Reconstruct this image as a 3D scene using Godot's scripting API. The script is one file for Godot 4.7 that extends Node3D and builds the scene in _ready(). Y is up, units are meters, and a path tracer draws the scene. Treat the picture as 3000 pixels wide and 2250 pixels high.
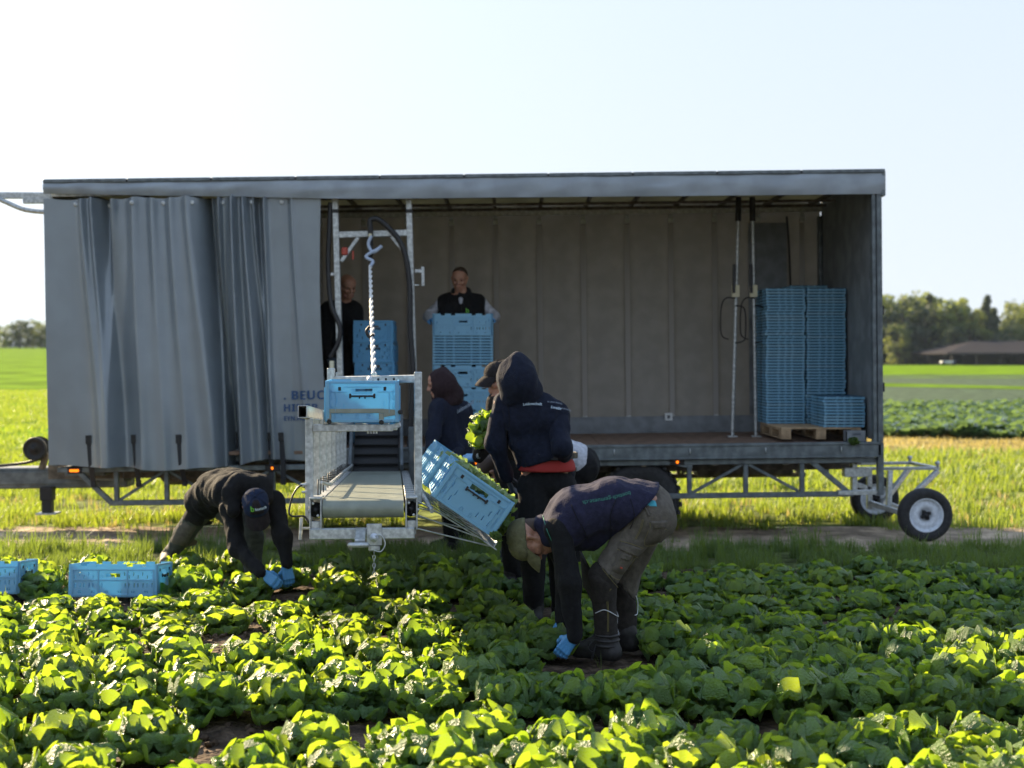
extends Node3D
# A lettuce field harvest: a curtain-sided trailer with a conveyor, pickers, crates and rows of lettuce, backlit by a low sun.
# Distances in metres; the camera stands at x = 0, z = 0 and looks along -z.

var M := {}
var taken := {}
var rng := RandomNumberGenerator.new()
var fold_noise := FastNoiseLite.new()
var ground_noise := FastNoiseLite.new()
var mesh_head: ArrayMesh
var mesh_hand := {}
var crate_proto: Node3D
var folded_proto: MeshInstance3D
var lettuce_protos: Array = []
var leaf_bank: Array = []


func _ready() -> void:
	rng.seed = 7
	camera_and_light()
	fold_noise.seed = 3
	fold_noise.frequency = 5.0
	fold_noise.fractal_octaves = 2
	ground_noise.seed = 11
	ground_noise.frequency = 1.3
	ground_noise.fractal_octaves = 4
	make_materials()
	make_ground()
	make_far_woods()
	make_trailer()
	make_gantry()
	make_conveyor()
	make_crates()
	make_people()
	make_lettuces()
	make_grass()


func camera_and_light() -> void:
	var cam := Camera3D.new()
	cam.name = "camera"
	cam.position = Vector3(0, 1.70, 0)
	cam.rotation_degrees = Vector3(-1.11, 0, 0)
	cam.near = 0.1
	cam.far = 6000.0
	var att := CameraAttributesPhysical.new()
	att.frustum_focal_length = 50.0
	att.frustum_focus_distance = 7.8
	att.frustum_near = 0.1
	att.frustum_far = 6000.0
	att.exposure_aperture = 2.3
	cam.attributes = att
	cam.keep_aspect = Camera3D.KEEP_HEIGHT
	cam.fov = 30.22
	add_child(cam)
	var sky_mat := PanoramaSkyMaterial.new()
	sky_mat.panorama = clear_sky(Vector3(-0.90, 0.58, -1.0).normalized())
	var sky := Sky.new()
	sky.sky_material = sky_mat
	var env := Environment.new()
	env.background_mode = Environment.BG_SKY
	env.sky = sky
	env.background_energy_multiplier = 1.0
	env.tonemap_mode = Environment.TONE_MAPPER_LINEAR
	env.tonemap_exposure = 3.3
	env.fog_enabled = true
	env.fog_light_color = Color(0.80, 0.88, 0.97)
	env.fog_density = 0.0001
	env.sdfgi_enabled = true
	env.ssao_enabled = true
	env.ssil_enabled = true
	var we := WorldEnvironment.new()
	we.name = "world_environment"
	we.environment = env
	add_child(we)
	var sun := DirectionalLight3D.new()
	sun.name = "sun"
	sun.light_color = Color(1.0, 0.90, 0.74)
	sun.light_energy = 1.6
	sun.light_angular_distance = 0.5
	sun.shadow_enabled = true
	sun.look_at_from_position(Vector3.ZERO, Vector3(0.90, -0.58, 1.0), Vector3.UP)
	add_child(sun)


# Clear morning air: blue overhead, pale at the horizon, whiter and brighter round the low sun.
func clear_sky(to_sun: Vector3) -> ImageTexture:
	var w := 512
	var h := 256
	var im := Image.create_empty(w, h, false, Image.FORMAT_RGBF)
	var zenith := Color(0.155, 0.215, 0.32)
	var horizon := Color(0.262, 0.285, 0.304)
	var land := Color(0.045, 0.05, 0.03)
	for j in h:
		var el := (0.5 - (j + 0.5) / h) * PI
		for i in w:
			var az := (i + 0.5) / w * TAU   # the picture starts at -z
			var d := Vector3(sin(az) * cos(el), sin(el), -cos(az) * cos(el))
			var c := zenith.lerp(horizon, pow(1.0 - maxf(d.y, 0.0), 1.7))
			var g := acos(clampf(d.dot(to_sun), -1, 1))
			var glow := 0.45 * exp(-pow(g / 0.30, 1.5)) + 0.055 * exp(-pow(g / 0.85, 2.2))
			c = c + Color(1.0, 0.985, 0.95) * glow
			if d.y < 0.0:
				c = c.lerp(land, smoothstep(0.0, 0.06, -d.y))
			im.set_pixel(i, j, c)
	return ImageTexture.create_from_image(im)


# ---------------------------------------------------------------- helpers

func numbered(called: String, parent: Node) -> String:
	var key := str(parent.get_instance_id()) + "/" + called
	var n: int = taken.get(key, 0)
	taken[key] = n + 1
	return called if n == 0 else "%s_%03d" % [called, n]


func put(o: Node3D, called: String, parent: Node) -> void:
	o.name = numbered(called, parent)
	parent.add_child(o, true)


func thing(called: String, label: String, category: String, at := Vector3.ZERO, group := "") -> Node3D:
	var o := Node3D.new()
	put(o, called, self)
	o.position = at
	tag(o, label, category, group)
	return o


func tag(o: Node, label: String, category: String, group := "") -> void:
	o.set_meta("label", label)
	o.set_meta("category", category)
	if group != "":
		o.set_meta("group", group)


func obj(called: String, shape, material: Material, parent: Node = self) -> MeshInstance3D:
	var mi := MeshInstance3D.new()
	if shape is SurfaceTool:
		shape.generate_normals()
		mi.mesh = shape.commit()
	else:
		mi.mesh = shape
	mi.material_override = material
	put(mi, called, parent)
	return mi


func struct(called: String, shape, material: Material) -> MeshInstance3D:
	var o := obj(called, shape, material)
	o.set_meta("kind", "structure")
	return o


func dup(src: Node3D, called: String, label: String, at: Transform3D, group := "") -> Node3D:
	var c: Node3D = src.duplicate()
	put(c, called, self)
	c.transform = at
	c.set_meta("label", label)
	if group != "":
		c.set_meta("group", group)
	return c


func mb() -> SurfaceTool:
	var s := SurfaceTool.new()
	s.begin(Mesh.PRIMITIVE_TRIANGLES)
	s.set_smooth_group(-1)
	return s


func ordinal(n: int) -> String:   # 1 is "first"
	var ones := ["zeroth", "first", "second", "third", "fourth", "fifth", "sixth", "seventh", "eighth", "ninth", "tenth", "eleventh", "twelfth", "thirteenth", "fourteenth", "fifteenth", "sixteenth", "seventeenth", "eighteenth", "nineteenth"]
	if n < 20:
		return ones[n]
	var tens := ["", "", "twent", "thirt", "fort", "fift"]
	return tens[n / 10] + ("ieth" if n % 10 == 0 else "y-" + ones[n % 10])


func tri(s: SurfaceTool, a: Vector3, b: Vector3, c: Vector3) -> void:
	s.add_vertex(a)
	s.add_vertex(b)
	s.add_vertex(c)


func quad(s: SurfaceTool, a: Vector3, b: Vector3, c: Vector3, d: Vector3) -> void:
	tri(s, a, b, c)
	tri(s, a, c, d)


# A box with chamfered edges; faces run clockwise seen from outside.
func box(s: SurfaceTool, c: Vector3, size: Vector3, basis := Basis(), bevel := -1.0) -> void:
	s.set_smooth_group(-1)
	var h := size * 0.5
	var e := bevel
	if e < 0.0:
		e = minf(0.004, minf(h.x, minf(h.y, h.z)) * 0.3)
	var ax: Array[Vector3] = [Vector3(1, 0, 0), Vector3(0, 1, 0), Vector3(0, 0, 1)]
	for i in 3:
		var u := ax[(i + 1) % 3]
		var v := ax[(i + 2) % 3]
		var hu := h[(i + 1) % 3] - e
		var hv := h[(i + 2) % 3] - e
		for sg in [1.0, -1.0]:
			var n: Vector3 = ax[i] * (h[i] * sg)
			var p: Array[Vector3] = [n - u * hu - v * hv, n - u * hu + v * hv, n + u * hu + v * hv, n + u * hu - v * hv]
			if sg < 0:
				p.reverse()
			quad(s, c + basis * p[0], c + basis * p[1], c + basis * p[2], c + basis * p[3])
	if e <= 0.0:
		return
	for i in 3:
		var j := (i + 1) % 3
		var k := (i + 2) % 3
		for sj in [1.0, -1.0]:
			for sk in [1.0, -1.0]:
				var a: Vector3 = ax[j] * (h[j] * sj) + ax[k] * ((h[k] - e) * sk)
				var b: Vector3 = ax[j] * ((h[j] - e) * sj) + ax[k] * (h[k] * sk)
				var l: Vector3 = ax[i] * (h[i] - e)
				var q: Array[Vector3] = [a - l, a + l, b + l, b - l]
				if sj * sk > 0:
					q.reverse()
				quad(s, c + basis * q[0], c + basis * q[1], c + basis * q[2], c + basis * q[3])
	for sx in [1.0, -1.0]:
		for sy in [1.0, -1.0]:
			for sz in [1.0, -1.0]:
				var a := Vector3(h.x * sx, (h.y - e) * sy, (h.z - e) * sz)
				var b := Vector3((h.x - e) * sx, h.y * sy, (h.z - e) * sz)
				var d := Vector3((h.x - e) * sx, (h.y - e) * sy, h.z * sz)
				if sx * sy * sz > 0:
					tri(s, c + basis * a, c + basis * d, c + basis * b)
				else:
					tri(s, c + basis * a, c + basis * b, c + basis * d)


func span(s: SurfaceTool, x0: float, x1: float, y0: float, y1: float, z0: float, z1: float, bevel := -1.0) -> void:
	box(s, Vector3(x0 + x1, y0 + y1, z0 + z1) * 0.5, Vector3(absf(x1 - x0), absf(y1 - y0), absf(z1 - z0)), Basis(), bevel)


func frame_of(d: Vector3, up := Vector3.UP) -> Basis:
	d = d.normalized()
	if absf(d.dot(up)) > 0.98:
		up = Vector3(0, 0, 1) if absf(d.z) < 0.9 else Vector3(1, 0, 0)
	var x := up.cross(d).normalized()
	return Basis(x, d.cross(x).normalized(), d)


func bar(s: SurfaceTool, a: Vector3, b: Vector3, w: float, h: float, up := Vector3.UP) -> void:
	box(s, (a + b) * 0.5, Vector3(w, h, a.distance_to(b)), frame_of(b - a, up))


func tube(s: SurfaceTool, pts: Array, radius, sides := 8, caps := true) -> void:
	var rings := []
	var n := pts.size()
	var up := Vector3(0.13, 1, 0.07).normalized()
	for i in n:
		var d: Vector3 = (pts[mini(i + 1, n - 1)] - pts[maxi(i - 1, 0)]).normalized()
		var f := frame_of(d, up)
		up = f.y
		var r: float = radius[i] if radius is Array else radius
		var ring := []
		for k in sides:
			var a := TAU * k / sides
			ring.append(pts[i] + f.x * (cos(a) * r) + f.y * (sin(a) * r))
		rings.append(ring)
	s.set_smooth_group(1)
	for i in n - 1:
		for k in sides:
			var k2 := (k + 1) % sides
			quad(s, rings[i][k], rings[i + 1][k], rings[i + 1][k2], rings[i][k2])
	s.set_smooth_group(-1)
	if caps:
		for k in range(1, sides - 1):
			tri(s, rings[0][0], rings[0][k], rings[0][k + 1])
			tri(s, rings[n - 1][0], rings[n - 1][k + 1], rings[n - 1][k])


# profile: Vector2(radius, height) from bottom to top, turned about the y axis of xf
func lathe(s: SurfaceTool, profile: Array, segments: int, xf := Transform3D(), smooth := true) -> void:
	s.set_smooth_group(2 if smooth else -1)
	for i in profile.size() - 1:
		var p: Vector2 = profile[i]
		var q: Vector2 = profile[i + 1]
		for k in segments:
			var a := TAU * k / segments
			var b := TAU * (k + 1) / segments
			var v00 := xf * Vector3(cos(a) * p.x, p.y, sin(a) * p.x)
			var v01 := xf * Vector3(cos(b) * p.x, p.y, sin(b) * p.x)
			var v10 := xf * Vector3(cos(a) * q.x, q.y, sin(a) * q.x)
			var v11 := xf * Vector3(cos(b) * q.x, q.y, sin(b) * q.x)
			if p.x > 1e-5:
				if q.x < 1e-5:
					tri(s, v00, v01, v11)
				else:
					quad(s, v00, v01, v11, v10)
			elif q.x > 1e-5:
				tri(s, v00, v11, v10)
	s.set_smooth_group(-1)


func along_z(at: Vector3) -> Transform3D:   # a lathe whose axis is z
	return Transform3D(Basis(Vector3(1, 0, 0), PI / 2), at)


func curve(pts: Array, steps := 6) -> Array:   # Catmull-Rom
	var out := []
	for i in pts.size() - 1:
		var p0: Vector3 = pts[maxi(i - 1, 0)]
		var p1: Vector3 = pts[i]
		var p2: Vector3 = pts[i + 1]
		var p3: Vector3 = pts[mini(i + 2, pts.size() - 1)]
		for k in steps:
			var t := float(k) / steps
			out.append(p1.cubic_interpolate(p2, p0, p3, t))
	out.append(pts[-1])
	return out


# A wall of w by h and thickness t in the xy plane (z from 0 to -t), pierced by rectangular holes.
func panel(s: SurfaceTool, xf: Transform3D, w: float, h: float, t: float, holes: Array) -> void:
	s.set_smooth_group(-1)
	var xs := {0.0: 1, w: 1}
	var ys := {0.0: 1, h: 1}
	for r in holes:
		for x in [r.position.x, r.end.x]:
			xs[clampf(snappedf(x, 0.0005), 0, w)] = 1
		for y in [r.position.y, r.end.y]:
			ys[clampf(snappedf(y, 0.0005), 0, h)] = 1
	var xa: Array = xs.keys()
	var ya: Array = ys.keys()
	xa.sort()
	ya.sort()
	var nx := xa.size() - 1
	var ny := ya.size() - 1
	var full := []
	for i in nx:
		var col := []
		for j in ny:
			var c := Vector2((xa[i] + xa[i + 1]) * 0.5, (ya[j] + ya[j + 1]) * 0.5)
			var ok := true
			for r in holes:
				if r.has_point(c):
					ok = false
					break
			col.append(ok)
		full.append(col)
	for i in nx:
		for j in ny:
			if not full[i][j]:
				continue
			var x0: float = xa[i]
			var x1: float = xa[i + 1]
			var y0: float = ya[j]
			var y1: float = ya[j + 1]
			quad(s, xf * Vector3(x0, y0, 0), xf * Vector3(x0, y1, 0), xf * Vector3(x1, y1, 0), xf * Vector3(x1, y0, 0))
			quad(s, xf * Vector3(x0, y0, -t), xf * Vector3(x1, y0, -t), xf * Vector3(x1, y1, -t), xf * Vector3(x0, y1, -t))
			if i == 0 or not full[i - 1][j]:
				quad(s, xf * Vector3(x0, y0, -t), xf * Vector3(x0, y1, -t), xf * Vector3(x0, y1, 0), xf * Vector3(x0, y0, 0))
			if i == nx - 1 or not full[i + 1][j]:
				quad(s, xf * Vector3(x1, y0, 0), xf * Vector3(x1, y1, 0), xf * Vector3(x1, y1, -t), xf * Vector3(x1, y0, -t))
			if j == 0 or not full[i][j - 1]:
				quad(s, xf * Vector3(x0, y0, -t), xf * Vector3(x0, y0, 0), xf * Vector3(x1, y0, 0), xf * Vector3(x1, y0, -t))
			if j == ny - 1 or not full[i][j + 1]:
				quad(s, xf * Vector3(x0, y1, 0), xf * Vector3(x0, y1, -t), xf * Vector3(x1, y1, -t), xf * Vector3(x1, y1, 0))


# Flat lettering laid over a surface: place(Vector2) gives the point in space for each corner of the letters.
func lettering(text: String, height: float, bold: bool, place: Callable, serif := false) -> ArrayMesh:
	var f := SystemFont.new()
	f.font_names = PackedStringArray(["Droid Serif" if serif else "Droid Sans"])
	f.font_weight = 700 if bold else 400
	var tm := TextMesh.new()
	tm.font = f
	tm.text = text
	tm.font_size = 64
	tm.pixel_size = height / 46.0
	tm.depth = 0.0
	tm.curve_step = 2.0
	tm.horizontal_alignment = HORIZONTAL_ALIGNMENT_LEFT
	var arr := tm.get_mesh_arrays()
	var v: PackedVector3Array = arr[Mesh.ARRAY_VERTEX]
	var ix: PackedInt32Array = arr[Mesh.ARRAY_INDEX]
	var s := mb()
	var lo := Vector2(1e9, 1e9)
	for p in v:
		lo = Vector2(minf(lo.x, p.x), minf(lo.y, p.y))
	for i in range(0, ix.size(), 3):
		if absf((v[ix[i + 1]] - v[ix[i]]).cross(v[ix[i + 2]] - v[ix[i]]).z) < 1e-12:
			continue
		var todo := [[v[ix[i]], v[ix[i + 1]], v[ix[i + 2]]]]
		while not todo.is_empty():
			var q: Array = todo.pop_back()
			var long := 0
			for k in 3:
				if q[k].distance_to(q[(k + 1) % 3]) > q[long].distance_to(q[(long + 1) % 3]):
					long = k
			var a: Vector3 = q[long]
			var b: Vector3 = q[(long + 1) % 3]
			var c: Vector3 = q[(long + 2) % 3]
			if a.distance_to(b) > height * 0.5:
				var mid := (a + b) * 0.5
				todo.append([a, mid, c])
				todo.append([mid, b, c])
				continue
			for p in [a, b, c]:
				s.add_vertex(place.call(Vector2(p.x - lo.x, p.y - lo.y)))
	s.generate_normals()
	return s.commit()


# ---------------------------------------------------------------- materials

func noise_tex(freq: float, c0: Color, c1: Color, octaves := 4, sd := 1, size := 256) -> NoiseTexture2D:
	var n := FastNoiseLite.new()
	n.seed = sd
	n.frequency = freq
	n.fractal_octaves = octaves
	var g := Gradient.new()
	g.offsets = PackedFloat32Array([0.25, 0.75])
	g.colors = PackedColorArray([c0, c1])
	var t := NoiseTexture2D.new()
	t.width = size
	t.height = size
	t.seamless = true
	t.noise = n
	t.color_ramp = g
	return t


# c: linear base colour. opt: metal, vary (0..1), scale, bump (cm), back (Color), spec, rim, world
func mat(called: String, c: Color, rough: float, opt := {}) -> StandardMaterial3D:
	var m := StandardMaterial3D.new()
	m.resource_name = called
	m.roughness = rough
	m.metallic = opt.get("metal", 0.0)
	m.metallic_specular = opt.get("spec", 0.5)
	if opt.has("vary"):
		var v: float = opt.vary
		var hi: Color = opt.get("tint", Color(c.r * (1 + v), c.g * (1 + v), c.b * (1 + v)))
		var low := Color(c.r * (1 - v), c.g * (1 - v), c.b * (1 - v))
		m.albedo_texture = noise_tex(opt.get("freq", 0.02), low.linear_to_srgb(), hi.linear_to_srgb(), opt.get("oct", 4), opt.get("seed", 1))
		m.uv1_triplanar = true
		m.uv1_world_triplanar = opt.get("world", false)
		m.uv1_scale = Vector3.ONE * float(opt.get("scale", 1.0))
	else:
		m.albedo_color = c.linear_to_srgb()
	if opt.has("bump"):
		m.heightmap_enabled = true
		m.heightmap_scale = opt.bump
		m.heightmap_texture = noise_tex(opt.get("bfreq", 0.05), Color.BLACK, Color.WHITE, 4, 5)
		m.uv1_triplanar = true
		m.uv1_world_triplanar = opt.get("world", false)
		m.uv1_scale = Vector3.ONE * float(opt.get("scale", 1.0))
	if opt.has("back"):
		m.backlight_enabled = true
		m.backlight = (opt.back as Color).linear_to_srgb()
	if opt.has("rim"):
		m.rim_enabled = true
		m.rim = opt.rim
		m.rim_tint = 0.6
	M[called] = m
	return m


func make_materials() -> void:
	mat("soil", Color(0.085, 0.060, 0.042), 0.95, {"vary": 0.5, "freq": 0.02, "oct": 5, "scale": 0.9, "bump": 2.5, "world": true, "spec": 0.25})
	mat("path", Color(0.36, 0.28, 0.20), 0.95, {"vary": 0.35, "freq": 0.015, "oct": 5, "scale": 0.5, "bump": 2.0, "world": true, "spec": 0.25})
	mat("verge", Color(0.07, 0.085, 0.03), 0.95, {"vary": 0.45, "freq": 0.02, "scale": 0.7, "bump": 2.0, "world": true, "spec": 0.2})
	mat("meadow", Color(0.11, 0.14, 0.03), 0.95, {"vary": 0.4, "freq": 0.012, "scale": 0.3, "bump": 3.0, "world": true, "spec": 0.2})
	mat("dry_meadow", Color(0.24, 0.20, 0.08), 0.95, {"vary": 0.35, "freq": 0.012, "scale": 0.25, "bump": 3.0, "world": true, "spec": 0.2})
	mat("crop_lime", Color(0.125, 0.215, 0.014), 0.95, {"vary": 0.3, "freq": 0.01, "scale": 0.06, "bump": 4.0, "world": true, "spec": 0.05})
	mat("crop_dark", Color(0.045, 0.078, 0.038), 0.9, {"vary": 0.35, "freq": 0.03, "scale": 0.12, "bump": 5.0, "world": true, "spec": 0.3})
	mat("galvanised", Color(0.46, 0.48, 0.48), 0.45, {"metal": 0.6, "vary": 0.22, "freq": 0.03, "scale": 3.0, "oct": 5})
	mat("steel_painted", Color(0.125, 0.145, 0.155), 0.5, {"metal": 0.35, "vary": 0.25, "freq": 0.02, "scale": 1.5, "oct": 5})
	mat("steel_dull", Color(0.115, 0.095, 0.07), 0.7, {"metal": 0.2, "vary": 0.4, "freq": 0.02, "scale": 1.5, "oct": 5})
	mat("black_metal", Color(0.018, 0.018, 0.019), 0.55, {"metal": 0.3})
	mat("black_plastic", Color(0.012, 0.012, 0.014), 0.5)
	mat("rubber", Color(0.022, 0.022, 0.024), 0.8, {"vary": 0.3, "freq": 0.03, "scale": 2.0})
	mat("rim_white", Color(0.62, 0.66, 0.72), 0.45, {"vary": 0.12, "freq": 0.02, "scale": 4.0})
	mat("tarp", Color(0.195, 0.228, 0.255), 0.30, {"metal": 0.12, "spec": 0.8, "vary": 0.05, "freq": 0.012, "scale": 0.7, "oct": 5, "back": Color(0.04, 0.045, 0.05)})
	mat("tarp_roof", Color(0.33, 0.36, 0.38), 0.45, {"vary": 0.12, "freq": 0.012, "scale": 0.7, "oct": 5, "back": Color(0.56, 0.52, 0.34)})
	mat("valance", Color(0.30, 0.335, 0.37), 0.42, {"vary": 0.10, "freq": 0.012, "scale": 0.8, "oct": 5, "back": Color(0.05, 0.055, 0.06)})
	mat("inner_canvas", Color(0.235, 0.228, 0.216), 0.8, {"vary": 0.06, "freq": 0.02, "scale": 0.8, "oct": 5, "back": Color(0.032, 0.035, 0.038)})
	mat("inner_band", Color(0.17, 0.185, 0.20), 0.6, {"vary": 0.15, "freq": 0.02, "scale": 1.0, "back": Color(0.02, 0.022, 0.024)})
	mat("strap_brown", Color(0.34, 0.32, 0.295), 0.85, {"back": Color(0.03, 0.028, 0.025)})
	mat("wall_panel", Color(0.18, 0.195, 0.20), 0.55, {"vary": 0.2, "freq": 0.012, "scale": 0.8, "oct": 5})
	mat("plywood", Color(0.20, 0.125, 0.085), 0.75, {"vary": 0.25, "freq": 0.02, "scale": 1.2, "oct": 5})
	mat("pallet_wood", Color(0.34, 0.24, 0.14), 0.85, {"vary": 0.25, "freq": 0.02, "scale": 2.0, "oct": 5})
	mat("strap", Color(0.02, 0.021, 0.024), 0.8)
	mat("crate_blue", Color(0.25, 0.50, 0.64), 0.36, {"back": Color(0.15, 0.42, 0.62)})
	mat("crate_faded_blue", Color(0.30, 0.52, 0.63), 0.45, {"back": Color(0.15, 0.38, 0.55)})
	mat("crate_shade_blue", Color(0.02, 0.085, 0.15), 0.6)  # dark blue that paints the shade between folded crates
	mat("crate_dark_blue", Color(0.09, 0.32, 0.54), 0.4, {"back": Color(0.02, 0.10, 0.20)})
	mat("belt", Color(0.24, 0.26, 0.215), 0.42, {"vary": 0.12, "freq": 0.015, "scale": 2.0, "oct": 5})
	mat("belt_black", Color(0.015, 0.015, 0.015), 0.7)
	mat("rope", Color(0.62, 0.60, 0.56), 0.8)
	mat("sling", Color(0.36, 0.42, 0.52), 0.8)
	mat("red_plastic", Color(0.40, 0.06, 0.035), 0.5)
	mat("print_blue", Color(0.02, 0.065, 0.17), 0.6)
	mat("amber", Color(0.8, 0.28, 0.02), 0.3)
	M.amber.emission_enabled = true
	M.amber.emission = Color(1.0, 0.45, 0.03)
	M.amber.emission_energy_multiplier = 0.7
	mat("cream_tag", Color(0.6, 0.55, 0.38), 0.6)
	mat("paper", Color(0.7, 0.72, 0.72), 0.6)
	# people
	mat("skin", Color(0.40, 0.20, 0.13), 0.5, {"vary": 0.12, "freq": 0.03, "scale": 6.0})
	M.skin.subsurf_scatter_enabled = true
	M.skin.subsurf_scatter_strength = 0.12
	mat("hair", Color(0.05, 0.028, 0.016), 0.7)
	mat("eye", Color(0.05, 0.03, 0.02), 0.2)
	mat("lips", Color(0.32, 0.12, 0.09), 0.5)
	for n in [["navy", Color(0.012, 0.015, 0.028)], ["navy_vest", Color(0.022, 0.022, 0.045)], ["black_cloth", Color(0.012, 0.012, 0.013)], ["brown_black", Color(0.02, 0.017, 0.015)], ["grey_trousers", Color(0.105, 0.092, 0.076)], ["dark_knee", Color(0.030, 0.026, 0.023)], ["pale_shirt", Color(0.42, 0.43, 0.47)], ["maroon_hood", Color(0.030, 0.018, 0.020)], ["moss_patch", Color(0.06, 0.065, 0.055)], ["khaki", Color(0.135, 0.130, 0.072)], ["cap_navy", Color(0.013, 0.022, 0.05)], ["cap_black", Color(0.02, 0.017, 0.018)]]:
		mat(n[0], n[1], 0.88, {"vary": 0.18, "freq": 0.03, "scale": 3.0, "rim": 0.05, "bump": 0.15, "bfreq": 0.12, "spec": 0.25})
	mat("glove_blue", Color(0.10, 0.33, 0.62), 0.42, {"back": Color(0.03, 0.12, 0.2), "vary": 0.1, "freq": 0.05, "scale": 6.0})
	mat("glove_dark", Color(0.05, 0.07, 0.09), 0.6)
	mat("boot", Color(0.022, 0.020, 0.019), 0.6, {"vary": 0.3, "freq": 0.03, "scale": 4.0})
	mat("boot_tan", Color(0.11, 0.095, 0.07), 0.7, {"vary": 0.25, "freq": 0.03, "scale": 4.0})
	mat("white_shoe", Color(0.55, 0.56, 0.57), 0.5)
	mat("red_cloth", Color(0.30, 0.018, 0.014), 0.8)
	mat("teal_cloth", Color(0.05, 0.33, 0.42), 0.8)
	mat("leather", Color(0.03, 0.026, 0.022), 0.45)
	mat("stitch", Color(0.20, 0.17, 0.05), 0.8)
	mat("piping_white", Color(0.62, 0.64, 0.66), 0.5)
	mat("print_white", Color(0.55, 0.68, 0.78), 0.7)
	mat("print_grey", Color(0.26, 0.31, 0.37), 0.7)
	mat("print_green", Color(0.03, 0.20, 0.13), 0.7)
	mat("logo_green", Color(0.12, 0.42, 0.03), 0.6)
	# plants
	for i in 4:
		var t: float = [0.0, 0.35, 0.7, 1.0][i]
		var c := Color(0.070, 0.135, 0.048).lerp(Color(0.115, 0.185, 0.058), t)
		mat("leaf_%d" % i, c, 0.36, {"bump": 1.0, "bfreq": 0.04, "scale": 9.0, "back": Color(0.34, 0.51, 0.02).lerp(Color(0.46, 0.60, 0.03), t)})
	mat("leaf_pale", Color(0.20, 0.27, 0.12), 0.45, {"bump": 0.35, "bfreq": 0.035, "scale": 7.0, "back": Color(0.30, 0.42, 0.06)})
	mat("grass_green", Color(0.075, 0.125, 0.025), 0.55, {"back": Color(0.32, 0.40, 0.03)})
	mat("grass_dark", Color(0.040, 0.075, 0.018), 0.6, {"back": Color(0.22, 0.30, 0.03)})
	mat("grass_dry", Color(0.25, 0.21, 0.075), 0.65, {"back": Color(0.40, 0.33, 0.10)})
	mat("cabbage", Color(0.045, 0.085, 0.048), 0.32, {"back": Color(0.14, 0.22, 0.06)})
	mat("foliage", Color(0.055, 0.080, 0.022), 0.7, {"back": Color(0.25, 0.30, 0.06)})
	mat("foliage_dark", Color(0.020, 0.034, 0.018), 0.7, {"back": Color(0.10, 0.13, 0.04)})
	mat("foliage_light", Color(0.075, 0.095, 0.028), 0.7, {"back": Color(0.22, 0.25, 0.06)})
	mat("bark", Color(0.06, 0.045, 0.035), 0.9)
	mat("roof_tiles", Color(0.045, 0.042, 0.045), 0.95, {"spec": 0.05, "vary": 0.2, "freq": 0.03, "scale": 0.3})
	mat("barn_wood", Color(0.055, 0.04, 0.032), 0.9)
	for k in M:
		if M[k].uv1_triplanar:
			M[k].uv1_triplanar_sharpness = 2.0


# ---------------------------------------------------------------- setting

func rise(x: float, d: float) -> float:
	var far := maxf(0.0, d - 24.0)
	var left := smoothstep(6.0, -14.0, x - d * 0.03)
	return left * 4.1 * pow(minf(far, 420.0) / 376.0, 1.15)


func ground_at(x: float, d: float) -> float:
	var h := -0.09 * smoothstep(12.3, 13.1, d)
	if d < 13.0:
		h += 0.020 * ground_noise.get_noise_2d(x * 1.6, d * 1.6) + 0.014 * ground_noise.get_noise_2d(x * 6.0, d * 6.0)
		h -= 0.05 * exp(-pow((d - 6.25) / 0.22, 2.0))
	elif d < 40.0:
		h += 0.02 * ground_noise.get_noise_2d(x * 0.8, d * 0.8)
	return h + rise(x, d)


func sheet(x0: float, x1: float, d0: float, d1: float, nx: int, nd: int, lift := 0.0, slant0 := 0.0, slant1 := 0.0) -> ArrayMesh:
	var s := SurfaceTool.new()
	s.begin(Mesh.PRIMITIVE_TRIANGLES)
	s.set_smooth_group(0)
	var grid := []
	for j in nd + 1:
		var row := []
		for i in nx + 1:
			var x := lerpf(x0, x1, float(i) / nx)
			var t := float(j) / nd
			var a := d0 + slant0 * float(i) / nx
			var b := d1 + slant1 * float(i) / nx
			var d := a * pow(b / a, t) if b / a > 3.0 else lerpf(a, b, t)
			row.append(Vector3(x, ground_at(x, d) + lift, -d))
		grid.append(row)
	for j in nd:
		for i in nx:
			quad(s, grid[j][i], grid[j + 1][i], grid[j + 1][i + 1], grid[j][i + 1])
	s.index()
	s.generate_normals()
	return s.commit()


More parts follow.
